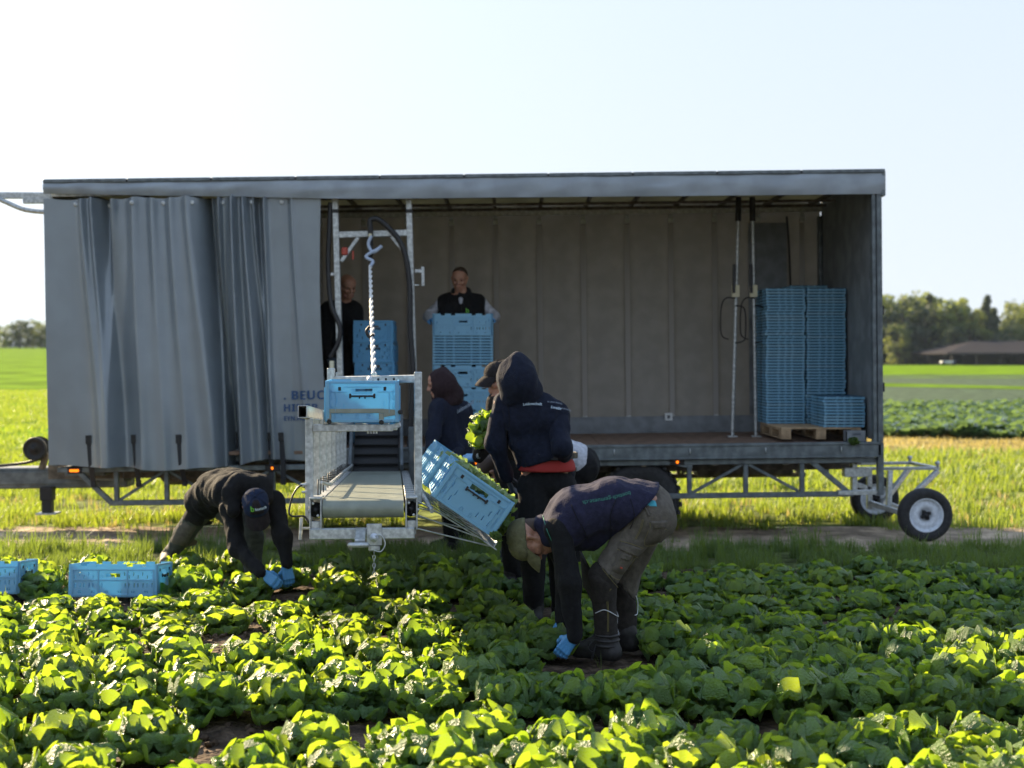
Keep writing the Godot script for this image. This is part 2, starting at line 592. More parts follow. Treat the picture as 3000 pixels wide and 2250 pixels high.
func make_ground() -> void:
	struct("soil_field", sheet(-9, 9, 2.0, 11.3, 150, 110), M.soil)
	struct("soil_field_left", sheet(-60, -9, 2.0, 11.3, 20, 12), M.soil)
	struct("soil_field_right", sheet(9, 60, 2.0, 11.3, 20, 12), M.soil)
	struct("soil_field_near", sheet(-60, 60, -30.0, 2.0, 20, 10), M.soil)
	struct("grass_verge", sheet(-60, 60, 11.3, 12.9, 240, 14), M.verge)
	struct("dirt_path", sheet(-60, 60, 12.9, 14.9, 300, 22), M.path)
	struct("meadow", sheet(-60, 60, 14.9, 24.0, 160, 30), M.meadow)
	struct("crop_field", sheet(-260, 4, 24.0, 430.0, 60, 40), M.crop_lime)
	struct("dry_meadow", sheet(4, 60, 24.0, 33.0, 40, 14), M.dry_meadow)
	struct("vegetable_field", sheet(4, 260, 33.0, 290.0, 40, 40), M.crop_dark)
	struct("dry_meadow_far", sheet(60, 260, 24.0, 33.0, 10, 4), M.dry_meadow)
	struct("grass_strip", sheet(8, 34, 47.0, 53.0, 20, 4, 0.02, 0.0, -3.0), M.crop_lime)
	struct("grass_strip", sheet(14, 60, 116.0, 96.0, 20, 4, 0.02, -92.0, -62.0), M.crop_lime)
	struct("grass_strip", sheet(14, 160, 136.0, 289.0, 20, 10, 0.02), M.crop_lime)
	struct("grass_strip", sheet(30, 160, 120.0, 124.0, 20, 3, 0.02, -30.0, -28.0), M.crop_lime)
	struct("far_land", sheet(-1500, 1500, 430.0, 3000.0, 20, 10, -0.5), M.crop_lime)
	struct("far_land_right", sheet(4, 1500, 290.0, 430.0, 20, 6, -0.05), M.verge)
	struct("far_land_left", sheet(-1500, -260, 24.0, 430.0, 20, 8), M.crop_lime)
	struct("far_land_edge", sheet(260, 1500, 24.0, 290.0, 20, 8), M.crop_lime)
	struct("near_land_left", sheet(-1500, -60, -30.0, 24.0, 10, 6), M.meadow)
	struct("near_land_right", sheet(60, 1500, -30.0, 24.0, 10, 6), M.meadow)
	struct("land_behind", sheet(-1500, 1500, -1500.0, -30.0, 10, 10), M.meadow)
	# clods of earth in the gaps between the rows
	var s := mb()
	for i in 900:
		var d := rng.randf_range(8.1, 9.2) if i % 3 else rng.randf_range(5.9, 6.6)
		var x := rng.randf_range(-4.2, 4.2)
		var r := rng.randf_range(0.008, 0.03)
		var at := Vector3(x, ground_at(x, d) + r * 0.3, -d)
		box(s, at, Vector3(r, r * 0.7, r * 0.9) * 1.6, Basis.from_euler(Vector3(rng.randf() * 3, rng.randf() * 3, rng.randf() * 3)), r * 0.45)
	var c := obj("soil_clods", s, M.soil)
	c.set_meta("kind", "stuff")


func crown_mesh(kind: int, sd: int) -> SurfaceTool:   # kind 0 round, 1 conifer; a unit tree: height 1
	var r := RandomNumberGenerator.new()
	r.seed = sd
	var s := mb()
	var clumps := []
	if kind == 0:
		for i in 34:
			var t := r.randf()
			var a := r.randf() * TAU
			var y := lerpf(0.05, 0.95, t)
			var w := 0.30 * sqrt(maxf(0.02, 1.0 - pow((y - 0.48) / 0.50, 2.0)))
			clumps.append([Vector3(cos(a) * w * r.randf_range(0.4, 1.0), y, sin(a) * w * r.randf_range(0.4, 1.0)), r.randf_range(0.07, 0.13)])
	else:
		for i in 34:
			var y := lerpf(0.04, 0.97, pow(float(i) / 33.0, 0.9))
			var a := r.randf() * TAU
			var w := 0.19 * (1.02 - y)
			clumps.append([Vector3(cos(a) * w, y, sin(a) * w), 0.035 + 0.08 * (1.0 - y)])
	for c in clumps:
		for k in 42:
			var d: Vector3 = Vector3(r.randfn(), r.randfn() * 0.8, r.randfn()).normalized() * c[1] * r.randf_range(0.55, 1.1)
			var p: Vector3 = c[0] + d
			var b := Basis.from_euler(Vector3(r.randf() * TAU, r.randf() * TAU, r.randf() * TAU))
			var z := r.randf_range(0.014, 0.03)
			tri(s, p + b * Vector3(-z, 0, 0), p + b * Vector3(0, z * 1.2, z * 0.3), p + b * Vector3(z, 0, 0))
			tri(s, p + b * Vector3(-z, 0, 0), p + b * Vector3(z, 0, 0), p + b * Vector3(0, -z * 1.2, z * 0.3))
	return s


func trunk_mesh(sd: int) -> SurfaceTool:
	var r := RandomNumberGenerator.new()
	r.seed = sd
	var s := mb()
	tube(s, [Vector3.ZERO, Vector3(0.01, 0.3, 0), Vector3(0, 0.6, 0.01), Vector3(0.005, 0.9, 0)], [0.028, 0.02, 0.013, 0.004], 6)
	for i in 7:
		var a := r.randf() * TAU
		var y := r.randf_range(0.25, 0.7)
		tube(s, [Vector3(0, y, 0), Vector3(cos(a) * 0.1, y + 0.08, sin(a) * 0.1), Vector3(cos(a) * 0.2, y + 0.13, sin(a) * 0.2)], [0.01, 0.007, 0.003], 5)
	return s


func make_far_woods() -> void:
	var crowns := []
	for k in 5:
		var st := crown_mesh(1 if k >= 3 else 0, 40 + k)
		st.generate_normals()
		crowns.append(st.commit())
	var ts := trunk_mesh(9)
	ts.generate_normals()
	var trunk := ts.commit()
	var mats := [M.foliage, M.foliage_dark, M.foliage_light]
	# x, distance, height, crown, material, label
	var list := []
	var kinds := ["round olive-green tree", "dark green tree", "pale yellow-green tree", "tall dark conifer", "slim conifer"]
	var spec := [[1905, 16.5, 0, 0], [1932, 16.2, 1, 1], [1950, 15.0, 2, 1], [1968, 16.6, 0, 0], [1988, 16.8, 1, 0], [2006, 15.6, 3, 1], [2024, 15.9, 2, 1], [2046, 15.0, 0, 0], [2062, 14.4, 1, 0], [2078, 15.2, 4, 0], [2094, 12.8, 2, 2], [2114, 11.0, 0, 2], [2131, 15.4, 3, 1], [2144, 12.8, 4, 1], [2160, 9.8, 1, 2], [2178, 10.2, 0, 2], [2198, 14.6, 2, 2], [2216, 15.8, 1, 2], [2236, 14.5, 0, 0], [2262, 16.0, 2, 0], [1940, 9.0, 0, 2], [2015, 9.4, 1, 1], [1975, 8.5, 2, 1], [2060, 8.5, 0, 1], [2120, 7.8, 2, 2], [1890, 15.0, 3, 1], [1870, 16.0, 0, 0], [1960, 13.0, 0, 1], [1998, 13.2, 2, 1], [2035, 13.0, 1, 1], [2053, 13.6, 3, 1], [2070, 12.6, 2, 1], [2086, 12.0, 0, 1], [2104, 12.2, 1, 0], [2122, 12.4, 2, 1], [2152, 9.0, 0, 1], [2170, 8.4, 1, 1], [2188, 10.0, 2, 0], [2208, 11.5, 0, 1], [1924, 12.0, 2, 1], [1978, 11.5, 1, 1], [2016, 11.0, 0, 1]]
	for i in spec.size():
		var e = spec[i]
		var d := 318.0 + 10.0 * sin(i * 2.4) - (8.0 if e[1] < 10.0 else 0.0)
		list.append([(e[0] - 1106.0) / 3072.0 * d, d, e[1], e[2], e[3], "%s" % kinds[e[2]], "trees of the wood right of the trailer"])
	var lefts := [[-12, 7.6, 0, 0], [8, 6.6, 1, 2], [25, 7.2, 2, 0], [42, 8.2, 0, 1], [58, 8.6, 1, 1], [74, 8.2, 2, 0], [90, 7.0, 0, 2], [106, 7.8, 1, 2], [124, 8.0, 2, 0], [-30, 7.5, 2, 1]]
	for i in lefts.size():
		var e = lefts[i]
		var d := 404.0 + 5.0 * sin(i * 1.7)
		list.append([(e[0] - 1106.0) / 3072.0 * d, d, e[1], e[2], e[3], "%s" % kinds[e[2]], "trees on the left horizon"])
	var r := RandomNumberGenerator.new()
	r.seed = 77
	list.sort_custom(func(a, b): return a[0] / a[1] < b[0] / b[1])
	var seen_in := {}
	for t in list:
		seen_in[t[6]] = seen_in.get(t[6], 0) + 1
		t[5] = "%s, %s from the left %s" % [t[5], ordinal(seen_in[t[6]]), "in the wood right of the trailer" if t[0] > 0 else "on the horizon left of the curtain"]
		var h: float = t[2]
		var o := thing("tree", t[5], "tree", Vector3(t[0], ground_at(t[0], t[1]) - 0.2, -t[1]), t[6])
		o.rotation.y = r.randf() * TAU
		var w := r.randf_range(0.95, 1.3)
		o.scale = Vector3(h * w, h, h * w)
		obj("trunk", trunk, M.bark, o)
		obj("crown", crowns[t[3]], mats[t[4]], o)
	# the low barn with a wide hipped roof
	var b := thing("barn", "low open-sided barn with a wide dark hipped roof before the wood", "barn", Vector3(90.5, -0.1, -285))
	var s := mb()
	var ex0 := -5.5
	var ex1 := 26.0
	var rz := -7.0
	var eave := 2.5
	var ridge := 5.0
	quad(s, Vector3(ex0, eave, 7), Vector3(4.0, ridge, rz), Vector3(18, ridge, rz), Vector3(ex1, eave, 7))
	tri(s, Vector3(ex0, eave, 7), Vector3(ex0, eave, -20), Vector3(4.0, ridge, rz))
	quad(s, Vector3(ex0, eave, -20), Vector3(ex1, eave, -20), Vector3(18, ridge, rz), Vector3(4, ridge, rz))
	tri(s, Vector3(ex1, eave, 7), Vector3(18, ridge, rz), Vector3(ex1, eave, -20))
	quad(s, Vector3(ex0, eave - 0.25, 7), Vector3(ex1, eave - 0.25, 7), Vector3(ex1, eave - 0.25, -20), Vector3(ex0, eave - 0.25, -20))
	quad(s, Vector3(ex0, eave - 0.25, 7), Vector3(ex0, eave, 7), Vector3(ex1, eave, 7), Vector3(ex1, eave - 0.25, 7))
	quad(s, Vector3(ex0, eave - 0.25, -20), Vector3(ex0, eave, -20), Vector3(ex0, eave, 7), Vector3(ex0, eave - 0.25, 7))
	obj("roof", s, M.roof_tiles, b)
	for i in 7:
		s = mb()
		span(s, ex0 + 1.0 + i * 4.9, ex0 + 1.3 + i * 4.9, 0, eave - 0.25, 6.2, 6.5)
		obj("post", s, M.barn_wood, b)
	s = mb()
	span(s, ex0 + 3, ex1 - 1, 0, eave - 0.3, -15, -14.7)
	obj("back_wall", s, M.barn_wood, b)
	var car := thing("trailer_cart", "small pale farm cart standing in front of the barn", "cart", Vector3(84.5, -0.05, -276))
	s = mb()
	span(s, -1.3, 1.3, 0.45, 0.85, -0.8, 0.8, 0.1)
	obj("cart_bed", s, M.paper, car)
	for sx in [-1.0, 1.0]:
		s = mb()
		lathe(s, [Vector2(0, -0.1), Vector2(0.4, -0.1), Vector2(0.4, 0.1), Vector2(0, 0.1)], 12, along_z(Vector3(sx, 0.4, 0.8)))
		obj("wheel", s, M.rubber, car)


func tuft(blades: int, h: float, spread: float, w: float, sd: int) -> ArrayMesh:
	var r := RandomNumberGenerator.new()
	r.seed = sd
	var s := mb()
	for i in blades:
		var a := r.randf() * TAU
		var lean := r.randf_range(0.1, 0.6)
		var hh := h * r.randf_range(0.5, 1.0)
		var base := Vector3(r.randfn() * spread * 0.5, 0, r.randfn() * spread * 0.5)
		var dir := Vector3(cos(a), 0, sin(a))
		var side := Vector3(-sin(a), 0, cos(a)) * w * r.randf_range(0.6, 1.2)
		var p1 := base + Vector3(0, hh * 0.55, 0) + dir * hh * lean * 0.3
		var p2 := base + Vector3(0, hh * 0.95, 0) + dir * hh * lean
		quad(s, base - side, p1 - side * 0.8, p1 + side * 0.8, base + side)
		tri(s, p1 - side * 0.8, p2, p1 + side * 0.8)
	s.generate_normals()
	return s.commit()


func scatter(called: String, mesh: Mesh, material: Material, spots: Array, smin: float, smax: float, sd: int) -> void:
	var r := RandomNumberGenerator.new()
	r.seed = sd
	var mm := MultiMesh.new()
	mm.transform_format = MultiMesh.TRANSFORM_3D
	mm.mesh = mesh
	mm.instance_count = spots.size()
	for i in spots.size():
		var k := r.randf_range(smin, smax)
		var p: Vector3 = spots[i]
		mm.set_instance_transform(i, Transform3D(Basis(Vector3.UP, r.randf() * TAU).scaled(Vector3(k, k * r.randf_range(0.7, 1.25), k)), p))
	var mi := MultiMeshInstance3D.new()
	mi.multimesh = mm
	mi.material_override = material
	mi.set_meta("kind", "stuff")
	put(mi, called, self)


func spots_in(n: int, x0: float, x1: float, d0: float, d1: float, keep = null) -> Array:
	var out := []
	for i in n:
		var d := lerpf(d0, d1, rng.randf())
		var x := rng.randf_range(x0, x1)
		if keep != null and not keep.call(x, d):
			continue
		out.append(Vector3(x, ground_at(x, d) - 0.005, -d))
	return out


func make_grass() -> void:
	rng.seed = 501
	var patchy := func(x: float, d: float) -> bool: return ground_noise.get_noise_2d(x * 0.9 + 30.0, d * 0.9) > -0.04
	scatter("verge_grass", tuft(12, 0.15, 0.06, 0.0035, 1), M.grass_dark, spots_in(6800, -5.6, 6.2, 11.15, 12.8, func(x, d): return ground_noise.get_noise_2d(x * 1.1 + 5.0, d * 1.1) > -0.12), 0.5, 1.15, 1)
	scatter("verge_tall_grass", tuft(12, 0.34, 0.06, 0.004, 2), M.grass_dark, spots_in(1500, -5.6, 6.2, 11.3, 12.8, func(x, d): return ground_noise.get_noise_2d(x * 0.7 + 50.0, d * 1.2) > 0.20), 0.6, 1.1, 2)
	scatter("path_grass", tuft(8, 0.10, 0.06, 0.004, 3), M.grass_green, spots_in(900, -7, 7.5, 12.8, 14.9, func(x, d): return ground_noise.get_noise_2d(x * 1.4, d * 1.4 + 9.0) > 0.25), 0.5, 1.2, 3)
	scatter("meadow_grass", tuft(12, 0.15, 0.12, 0.006, 4), M.grass_green, spots_in(11000, -9, 11, 14.7, 21.0, patchy), 0.5, 1.2, 4)
	scatter("meadow_dry_grass", tuft(9, 0.13, 0.12, 0.006, 5), M.grass_dry, spots_in(1000, -9, 11, 14.7, 20.0), 0.5, 1.1, 5)
	scatter("meadow_far_grass", tuft(12, 0.20, 0.22, 0.012, 6), M.grass_green, spots_in(5200, -11, 15, 19.0, 26.0), 0.6, 1.2, 6)
	scatter("dry_meadow_grass", tuft(9, 0.09, 0.2, 0.012, 7), M.grass_dry, spots_in(3600, 5, 16, 22.0, 34.0), 0.6, 1.2, 7)
	scatter("crop_grass", tuft(12, 0.13, 0.28, 0.016, 8), M.grass_green, spots_in(7000, -26, -5, 24.0, 62.0), 0.7, 1.2, 8)
	# leafy vegetable plants beyond the dry meadow
	var s := mb()
	for i in 11:
		var a := i * 2.4
		var e := 0.5 + 0.07 * i
		var dir := Vector3(cos(a), 0, sin(a))
		var side := Vector3(-sin(a), 0, cos(a)) * 0.085
		var p1 := dir * 0.14 * cos(e) + Vector3(0, 0.05 + 0.16 * sin(e), 0)
		var p2 := dir * 0.27 * cos(e) + Vector3(0, 0.05 + 0.20 * sin(e), 0)
		quad(s, -side * 0.3, p1 - side, p1 + side, side * 0.3)
		quad(s, p1 - side, p2 - side * 0.5, p2 + side * 0.5, p1 + side)
	s.generate_normals()
	scatter("vegetable_plants", s.commit(), M.cabbage, spots_in(5200, 7, 24, 28.0, 47.5, func(x, d): return d > 31.0 - (x - 9.0) * 0.30), 0.9, 1.5, 9)


# ---------------------------------------------------------------- trailer

# Folds of the drawn curtain: x at the top, x at the hem, width at the top, width at the hem, depth at the top, depth at the hem
var folds := [[-3.7, -3.5, 0.03, 0.1, 0.094, 0.082], [-3.6, -3.42, 0.022, 0.06, 0.104, 0.054], [-3.47, -3.3, 0.05, 0.15, -0.169, -0.095], [-3.4, -3.44, 0.045, 0.12, 0.131, 0.136], [-3.19, -3.12, 0.06, 0.13, 0.104, 0.136], [-3.01, -2.9, 0.055, 0.12, 0.094, 0.095], [-2.83, -2.68, 0.055, 0.12, 0.104, 0.136], [-2.67, -2.42, 0.07, 0.13, 0.104, 0.136], [-2.47, -2.28, 0.05, 0.07, -0.206, -0.354], [-2.44, -2.33, 0.014, 0.02, 0.15, 0.082], [-2.37, -2.31, 0.014, 0.02, 0.131, 0.054], [-2.24, -2.17, 0.022, 0.055, 0.131, 0.19], [-2.13, -1.98, 0.018, 0.075, 0.131, 0.136], [-2.04, -1.86, 0.014, 0.04, 0.112, 0.054], [-1.93, -1.88, 0.02, 0.05, 0.112, 0.054], [-2.0, -1.93, 0.05, 0.05, -0.094, -0.136], [-1.67, -1.56, 0.02, 0.03, 0.033, 0.033], [-1.72, -1.68, 0.03, 0.04, -0.017, -0.012]]


func curtain_z(x: float, y: float) -> float:
	var t := clampf((3.28 - y) / 2.62, 0.0, 1.0)
	var ease := t * t * (3.0 - 2.0 * t)
	var z := 1.22
	for f in folds:
		var c := lerpf(f[0], f[1], lerpf(t, ease, 0.5))
		var w := lerpf(f[2], f[3], t)
		var q := (x - c) / w
		if absf(q) < 3.2:
			z += lerpf(f[4], f[5], t) * exp(-pow(absf(q), 1.45))
	z += 0.012 * fold_noise.get_noise_2d(x * 0.5, y * 0.10) * (0.4 + t) + 0.05 * t * sin(x * 1.7 + 0.6)
	return z


func hem_y(x: float) -> float:
	return 0.665 + 0.022 * sin(x * 3.1 + 1.0) + 0.008 * sin(x * 9.0) + (0.03 if x > -2.2 else 0.0) * smoothstep(-2.3, -2.0, x)


func wheel(parent: Node3D, at: Vector3, r: float, w: float, rim: float, lugs: bool, rim_mat: Material, hub_mat: Material) -> void:
	var xf := along_z(at)
	var s := mb()
	var hw := w * 0.5
	lathe(s, [Vector2(rim, -hw * 0.8), Vector2(rim + 0.02, -hw * 0.95), Vector2(r * 0.86, -hw), Vector2(r * 0.96, -hw * 0.86), Vector2(r, -hw * 0.5), Vector2(r, hw * 0.5), Vector2(r * 0.96, hw * 0.86), Vector2(r * 0.86, hw), Vector2(rim + 0.02, hw * 0.95), Vector2(rim, hw * 0.8), Vector2(rim, -hw * 0.8)], 40, xf)
	if lugs:
		for k in 30:
			var a := TAU * k / 30.0
			for sd in [-1.0, 1.0]:
				var aa: float = a + (0.1 if sd > 0 else 0.0)
				var b := Basis(Vector3(0, 0, 1), aa) * Basis(Vector3(1, 0, 0), 0.0)
				box(s, at + b * Vector3(r + 0.004, 0, sd * hw * 0.5), Vector3(0.028, 0.04, hw * 0.9), b)
	var tyre := obj("tyre", s, M.rubber, parent)
	tyre.set_meta("label", "black tyre")
	s = mb()
	var q := hw * 0.75
	lathe(s, [Vector2(0.0, q * 0.2), Vector2(rim * 0.35, q * 0.2), Vector2(rim * 0.42, q * 0.55), Vector2(rim * 0.72, q * 0.62), Vector2(rim * 0.80, q * 0.35), Vector2(rim * 0.9, q * 0.4), Vector2(rim * 0.93, q * 0.98), Vector2(rim * 1.0, q * 1.08), Vector2(rim * 1.02, q * 0.9), Vector2(rim * 0.98, -q), Vector2(0.0, -q * 0.9)], 36, xf)
	obj("rim", s, rim_mat, parent)
	s = mb()
	lathe(s, [Vector2(rim * 0.22, q * 0.15), Vector2(rim * 0.20, q * 0.75), Vector2(rim * 0.14, q * 0.9), Vector2(rim * 0.12, q * 1.15), Vector2(0, q * 1.2)], 16, xf)
	for k in 4:
		var a := TAU * k / 4.0 + 0.5
		box(s, at + Vector3(cos(a) * rim * 0.22, sin(a) * rim * 0.22, q * 0.62), Vector3(0.03, 0.03, 0.04))
	obj("hub", s, hub_mat, parent)


func make_trailer() -> void:
	var t := thing("trailer", "long curtain-sided farm trailer, grey curtain drawn half open to a brown canvas inside", "trailer", Vector3(-0.43, 0, -15.05))
	t.rotation.z = 0.0125
	# deck and rails
	var s := mb()
	for i in 9:
		span(s, -4.0 + i * 0.8867, -4.0 + (i + 1) * 0.8867 - 0.004, 0.765, 0.802, -1.22, 1.18)
	obj("deck", s, M.plywood, t)
	for z in [1.215, -1.225]:
		s = mb()
		var x0 := -1.36 if z > 0 else -4.02
		span(s, x0, 4.03, 0.68, 0.815, z - 0.025, z + 0.025)
		span(s, x0, 4.03, 0.795, 0.822, z - 0.034, z + 0.034)
		span(s, x0, 4.03, 0.672, 0.69, z - 0.034, z + 0.034)
		if z > 0:   # set back behind the folds of the drawn curtain
			span(s, -4.02, -1.37, 0.68, 0.815, 0.95, 1.0)
		var rail := obj("side_rail", s, M.steel_painted, t)
		for i in 11:
			s = mb()
			var x := -3.7 + i * 0.735
			if z > 0 and x < -1.3:
				continue
			tube(s, [Vector3(x - 0.012, 0.73, z + 0.03), Vector3(x - 0.012, 0.73, z + 0.045), Vector3(x - 0.012, 0.775, z + 0.045), Vector3(x - 0.012, 0.775, z + 0.03)], 0.006, 6)
			obj("rope_hook", s, M.galvanised, rail)
	for z in [0.5, -0.5]:
		s = mb()
		span(s, -4.3, 3.95, 0.50, 0.67, z - 0.05, z + 0.05)
		obj("chassis_beam", s, M.steel_dull, t)
	s = mb()
	for i in 12:
		span(s, -3.9 + i * 0.7, -3.85 + i * 0.7, 0.60, 0.672, -1.18, 1.18)
	obj("cross_beams", s, M.steel_dull, t)
	# trussed side frames below the deck
	for side in [1.16, -1.12]:
		var fm: Material = M.steel_painted if side > 0 else M.steel_dull
		s = mb()
		span(s, -3.50, 3.77, 0.285, 0.335, side - 0.03, side + 0.03)
		obj("lower_chord", s, fm, t)
		s = mb()
		span(s, -4.0, 4.0, 0.615, 0.665, side - 0.03, side + 0.03)
		obj("upper_chord", s, fm, t)
		var xs := [-3.43, -2.94, -2.42, -1.9, -1.38, -0.86, -0.34, 0.18, 0.70, 1.20, 2.17, 2.72, 3.27]
		for i in xs.size():
			s = mb()
			var off: float = 0.0 if side > 0 else 0.16
			bar(s, Vector3(xs[i] + off, 0.335, side), Vector3(xs[i] + off, 0.615, side), 0.045, 0.055)
			obj("upright", s, fm, t)
			if i + 1 < xs.size() and xs[i + 1] - xs[i] < 0.7:
				s = mb()
				var up: bool = i % 2 == 0
				bar(s, Vector3(xs[i] + 0.03 + off, 0.34 if up else 0.61, side), Vector3(xs[i + 1] - 0.03 + off, 0.61 if up else 0.34, side), 0.024, 0.03)
				obj("diagonal_brace", s, fm, t)
		for e in [[-3.48, 0.31, -3.82, 0.64], [3.74, 0.31, 3.33, 0.66], [2.2, 0.6, 1.98, 0.645]]:
			s = mb()
			bar(s, Vector3(e[0], e[1], side + 0.002), Vector3(e[2], e[3], side + 0.002), 0.045, 0.05)
			obj("end_brace", s, fm, t)
	s = mb()
	span(s, 2.45, 3.5, 0.36, 0.60, -1.0, -0.4, 0.02)
	obj("tool_tray", s, M.steel_dull, t)
	s = mb()
	span(s, -3.2, -1.3, 0.44, 0.60, -0.35, 0.35, 0.02)
	obj("water_tank", s, M.steel_dull, t)
	# running wheels
	for z in [0.98, -0.98]:
		var w := Node3D.new()
		put(w, "wheel", t)
		wheel(w, Vector3(1.70, 0.265, z), 0.385, 0.36, 0.20, true, M.steel_dull, M.black_metal)
	s = mb()
	bar(s, Vector3(1.70, 0.265, -0.9), Vector3(1.70, 0.265, 0.9), 0.09, 0.09)
	span(s, 1.6, 1.8, 0.3, 0.5, -0.56, -0.44)
	span(s, 1.6, 1.8, 0.3, 0.5, 0.44, 0.56)
	obj("axle", s, M.steel_dull, t)
	# posts
	for z in [1.20, -1.20]:
		s = mb()
		span(s, 3.955, 3.99, 0.82, 3.25, z - 0.045, z + 0.045)
		span(s, 4.0, 4.05, 0.82, 3.25, z - 0.05, z + 0.05)
		span(s, 3.985, 4.005, 0.82, 3.25, z - 0.04, z + 0.02)
		span(s, 4.0, 4.055, 0.30, 0.815, z - 0.05, z + 0.04)
		obj("corner_post", s, M.steel_painted, t)
		s = mb()
		span(s, -4.05, -3.99, 0.68, 3.25, z - 0.05, z + 0.0)
		obj("corner_post", s, M.steel_painted, t)
	s = mb()
	for y in [1.35, 2.1]:
		box(s, Vector3(4.062, y, 1.20), Vector3(0.02, 0.09, 0.05))
	obj("post_hinges", s, M.black_metal, t)
	s = mb()
	span(s, 4.005, 4.04, 0.83, 3.424, -1.26, 1.2)
	var end_wall := obj("end_wall", s, M.wall_panel, t)
	for k in 7:
		s = mb()
		var zz := 1.02 - 0.035 * k
		box(s, Vector3(4.0035, 2.75 - k * 0.13 - (k % 2) * 0.05, zz), Vector3(0.002, 0.06 + 0.05 * (k % 3), 0.012), Basis(Vector3(1, 0, 0), 0.15 * (k % 3)), 0.0)
		obj("scuff_mark", s, M.inner_band if k % 2 else M.steel_painted, end_wall)
	s = mb()
	span(s, -4.04, -4.01, 0.70, 3.424, -1.26, 1.14)
	obj("front_wall", s, M.tarp, t)
	# roof
	s = mb()
	span(s, -4.05, 4.06, 3.425, 3.44, -1.25, 1.24)
	obj("roof_sheet", s, M.tarp_roof, t)
	for z in [1.2, -1.2]:
		s = mb()
		span(s, -4.0, 4.02, 3.30, 3.40, z - 0.02, z + 0.02)
		obj("roof_rail", s, M.galvanised, t)
	for i in 16:
		s = mb()
		var x := -3.8 + i * 0.51
		bar(s, Vector3(x, 3.375, -1.17), Vector3(x, 3.375, 1.17), 0.035, 0.045)
		obj("roof_bow", s, M.steel_dull, t)
	for z in [0.45, -0.35, -0.85]:
		s = mb()
		bar(s, Vector3(-3.95, 3.335, z), Vector3(3.98, 3.335, z), 0.03, 0.03)
		obj("roof_batten", s, M.steel_dull, t)
	# valance of the roof along the open side
	s = SurfaceTool.new()
	s.begin(Mesh.PRIMITIVE_TRIANGLES)
	s.set_smooth_group(1)
	var nx := 120
	for half in 2:
		for i in nx:
			for j in 6:
				var q := []
				for c in [[0, 0], [0, 1], [1, 1], [1, 0]]:
					var x := lerpf(-4.06, 4.075, float(i + c[0]) / nx)
					var v := float(j + c[1]) / 6.0
					var low := lerpf(3.325, 3.235, smoothstep(-4.0, -0.6, x)) - 0.012 * smoothstep(-0.5, 3.5, x) - 0.012 * absf(sin((x + 4.06) * 1.6)) * smoothstep(-1.5, -3.0, x)
					var y := lerpf(low, 3.432, v)
					var z := 1.262 + 0.012 * fold_noise.get_noise_2d(x * 0.35, y * 1.5) + 0.02 * sin(v * PI) - 0.014 * half
					q.append(Vector3(x, y, z))
				if half == 0:
					quad(s, q[0], q[1], q[2], q[3])
				else:
					quad(s, q[0], q[3], q[2], q[1])
	obj("valance", s, M.valance, t)
	s = mb()
	span(s, -4.05, 4.06, 3.427, 3.456, 1.237, 1.275, 0.004)
	obj("keder_backing", s, M.black_metal, t)
	for i in 10:
		s = mb()
		span(s, -4.06 + i * 0.815, -4.06 + (i + 1) * 0.815 - 0.012, 3.425, 3.462, 1.235, 1.279, 0.006)
		obj("keder_rail", s, M.steel_painted, t)
	s = mb()
	span(s, 4.04, 4.085, 3.20, 3.452, 1.10, 1.27, 0.01)
	obj("roof_corner_cap", s, M.steel_painted, t)
	# canvas at the back
	s = SurfaceTool.new()
	s.begin(Mesh.PRIMITIVE_TRIANGLES)
	s.set_smooth_group(1)
	for i in 160:
		for j in 8:
			var q := []
			for c in [[0, 0], [0, 1], [1, 1], [1, 0]]:
				var x := lerpf(-4.0, 4.0, float(i + c[0]) / 160.0)
				var y := lerpf(0.70, 3.424, float(j + c[1]) / 8.0)
				q.append(Vector3(x, y, -1.262 + 0.012 * sin(x * TAU / 0.5) + 0.015 * fold_noise.get_noise_2d(x * 0.25, y * 0.1)))
			quad(s, q[0], q[1], q[2], q[3])
	var canvas := obj("rear_canvas", s, M.inner_canvas, t)
	for i in 16:
		var x := -3.72 + i * 0.5
		s = mb()
		span(s, x - 0.028, x + 0.028, 0.98, 3.18, -1.232, -1.226, 0.0)
		obj("canvas_strap", s, M.strap_brown, canvas)
		s = mb()
		box(s, Vector3(x, 3.225, -1.21), Vector3(0.06, 0.05, 0.03))
		tube(s, [Vector3(x - 0.02, 3.27, -1.2), Vector3(x + 0.02, 3.27, -1.2)], 0.022, 10)
		obj("strap_roller", s, M.galvanised, canvas)
		s = mb()
		box(s, Vector3(x, 0.985, -1.222), Vector3(0.05, 0.03, 0.012))
		obj("strap_rivet", s, M.galvanised, canvas)
	s = SurfaceTool.new()
	s.begin(Mesh.PRIMITIVE_TRIANGLES)
	s.set_smooth_group(1)
	for i in 140:
		for j in 4:
			var q := []
			for c in [[0, 0], [0, 1], [1, 1], [1, 0]]:
				var x := lerpf(-4.0, 4.0, float(i + c[0]) / 140.0)
				var v := float(j + c[1]) / 4.0
				q.append(Vector3(x, lerpf(0.80, 0.99, v), -1.215 + (1.0 - v) * (0.035 + 0.03 * fold_noise.get_noise_2d(x * 0.55, v * 0.4))))
			quad(s, q[0], q[1], q[2], q[3])
	obj("canvas_hem", s, M.inner_band, canvas)
	s = mb()
	panel(s, Transform3D(Basis(), Vector3(2.19, 0.94, -1.18)), 0.085, 0.085, 0.02, [Rect2(0.025, 0.022, 0.035, 0.04)])
	obj("wall_socket", s, M.paper, t)
	s = mb()
	span(s, 3.16, 3.60, 1.0, 3.18, -1.205, -1.2, 0.0)
	obj("canvas_patch", s, M.inner_band, canvas)
	s = mb()
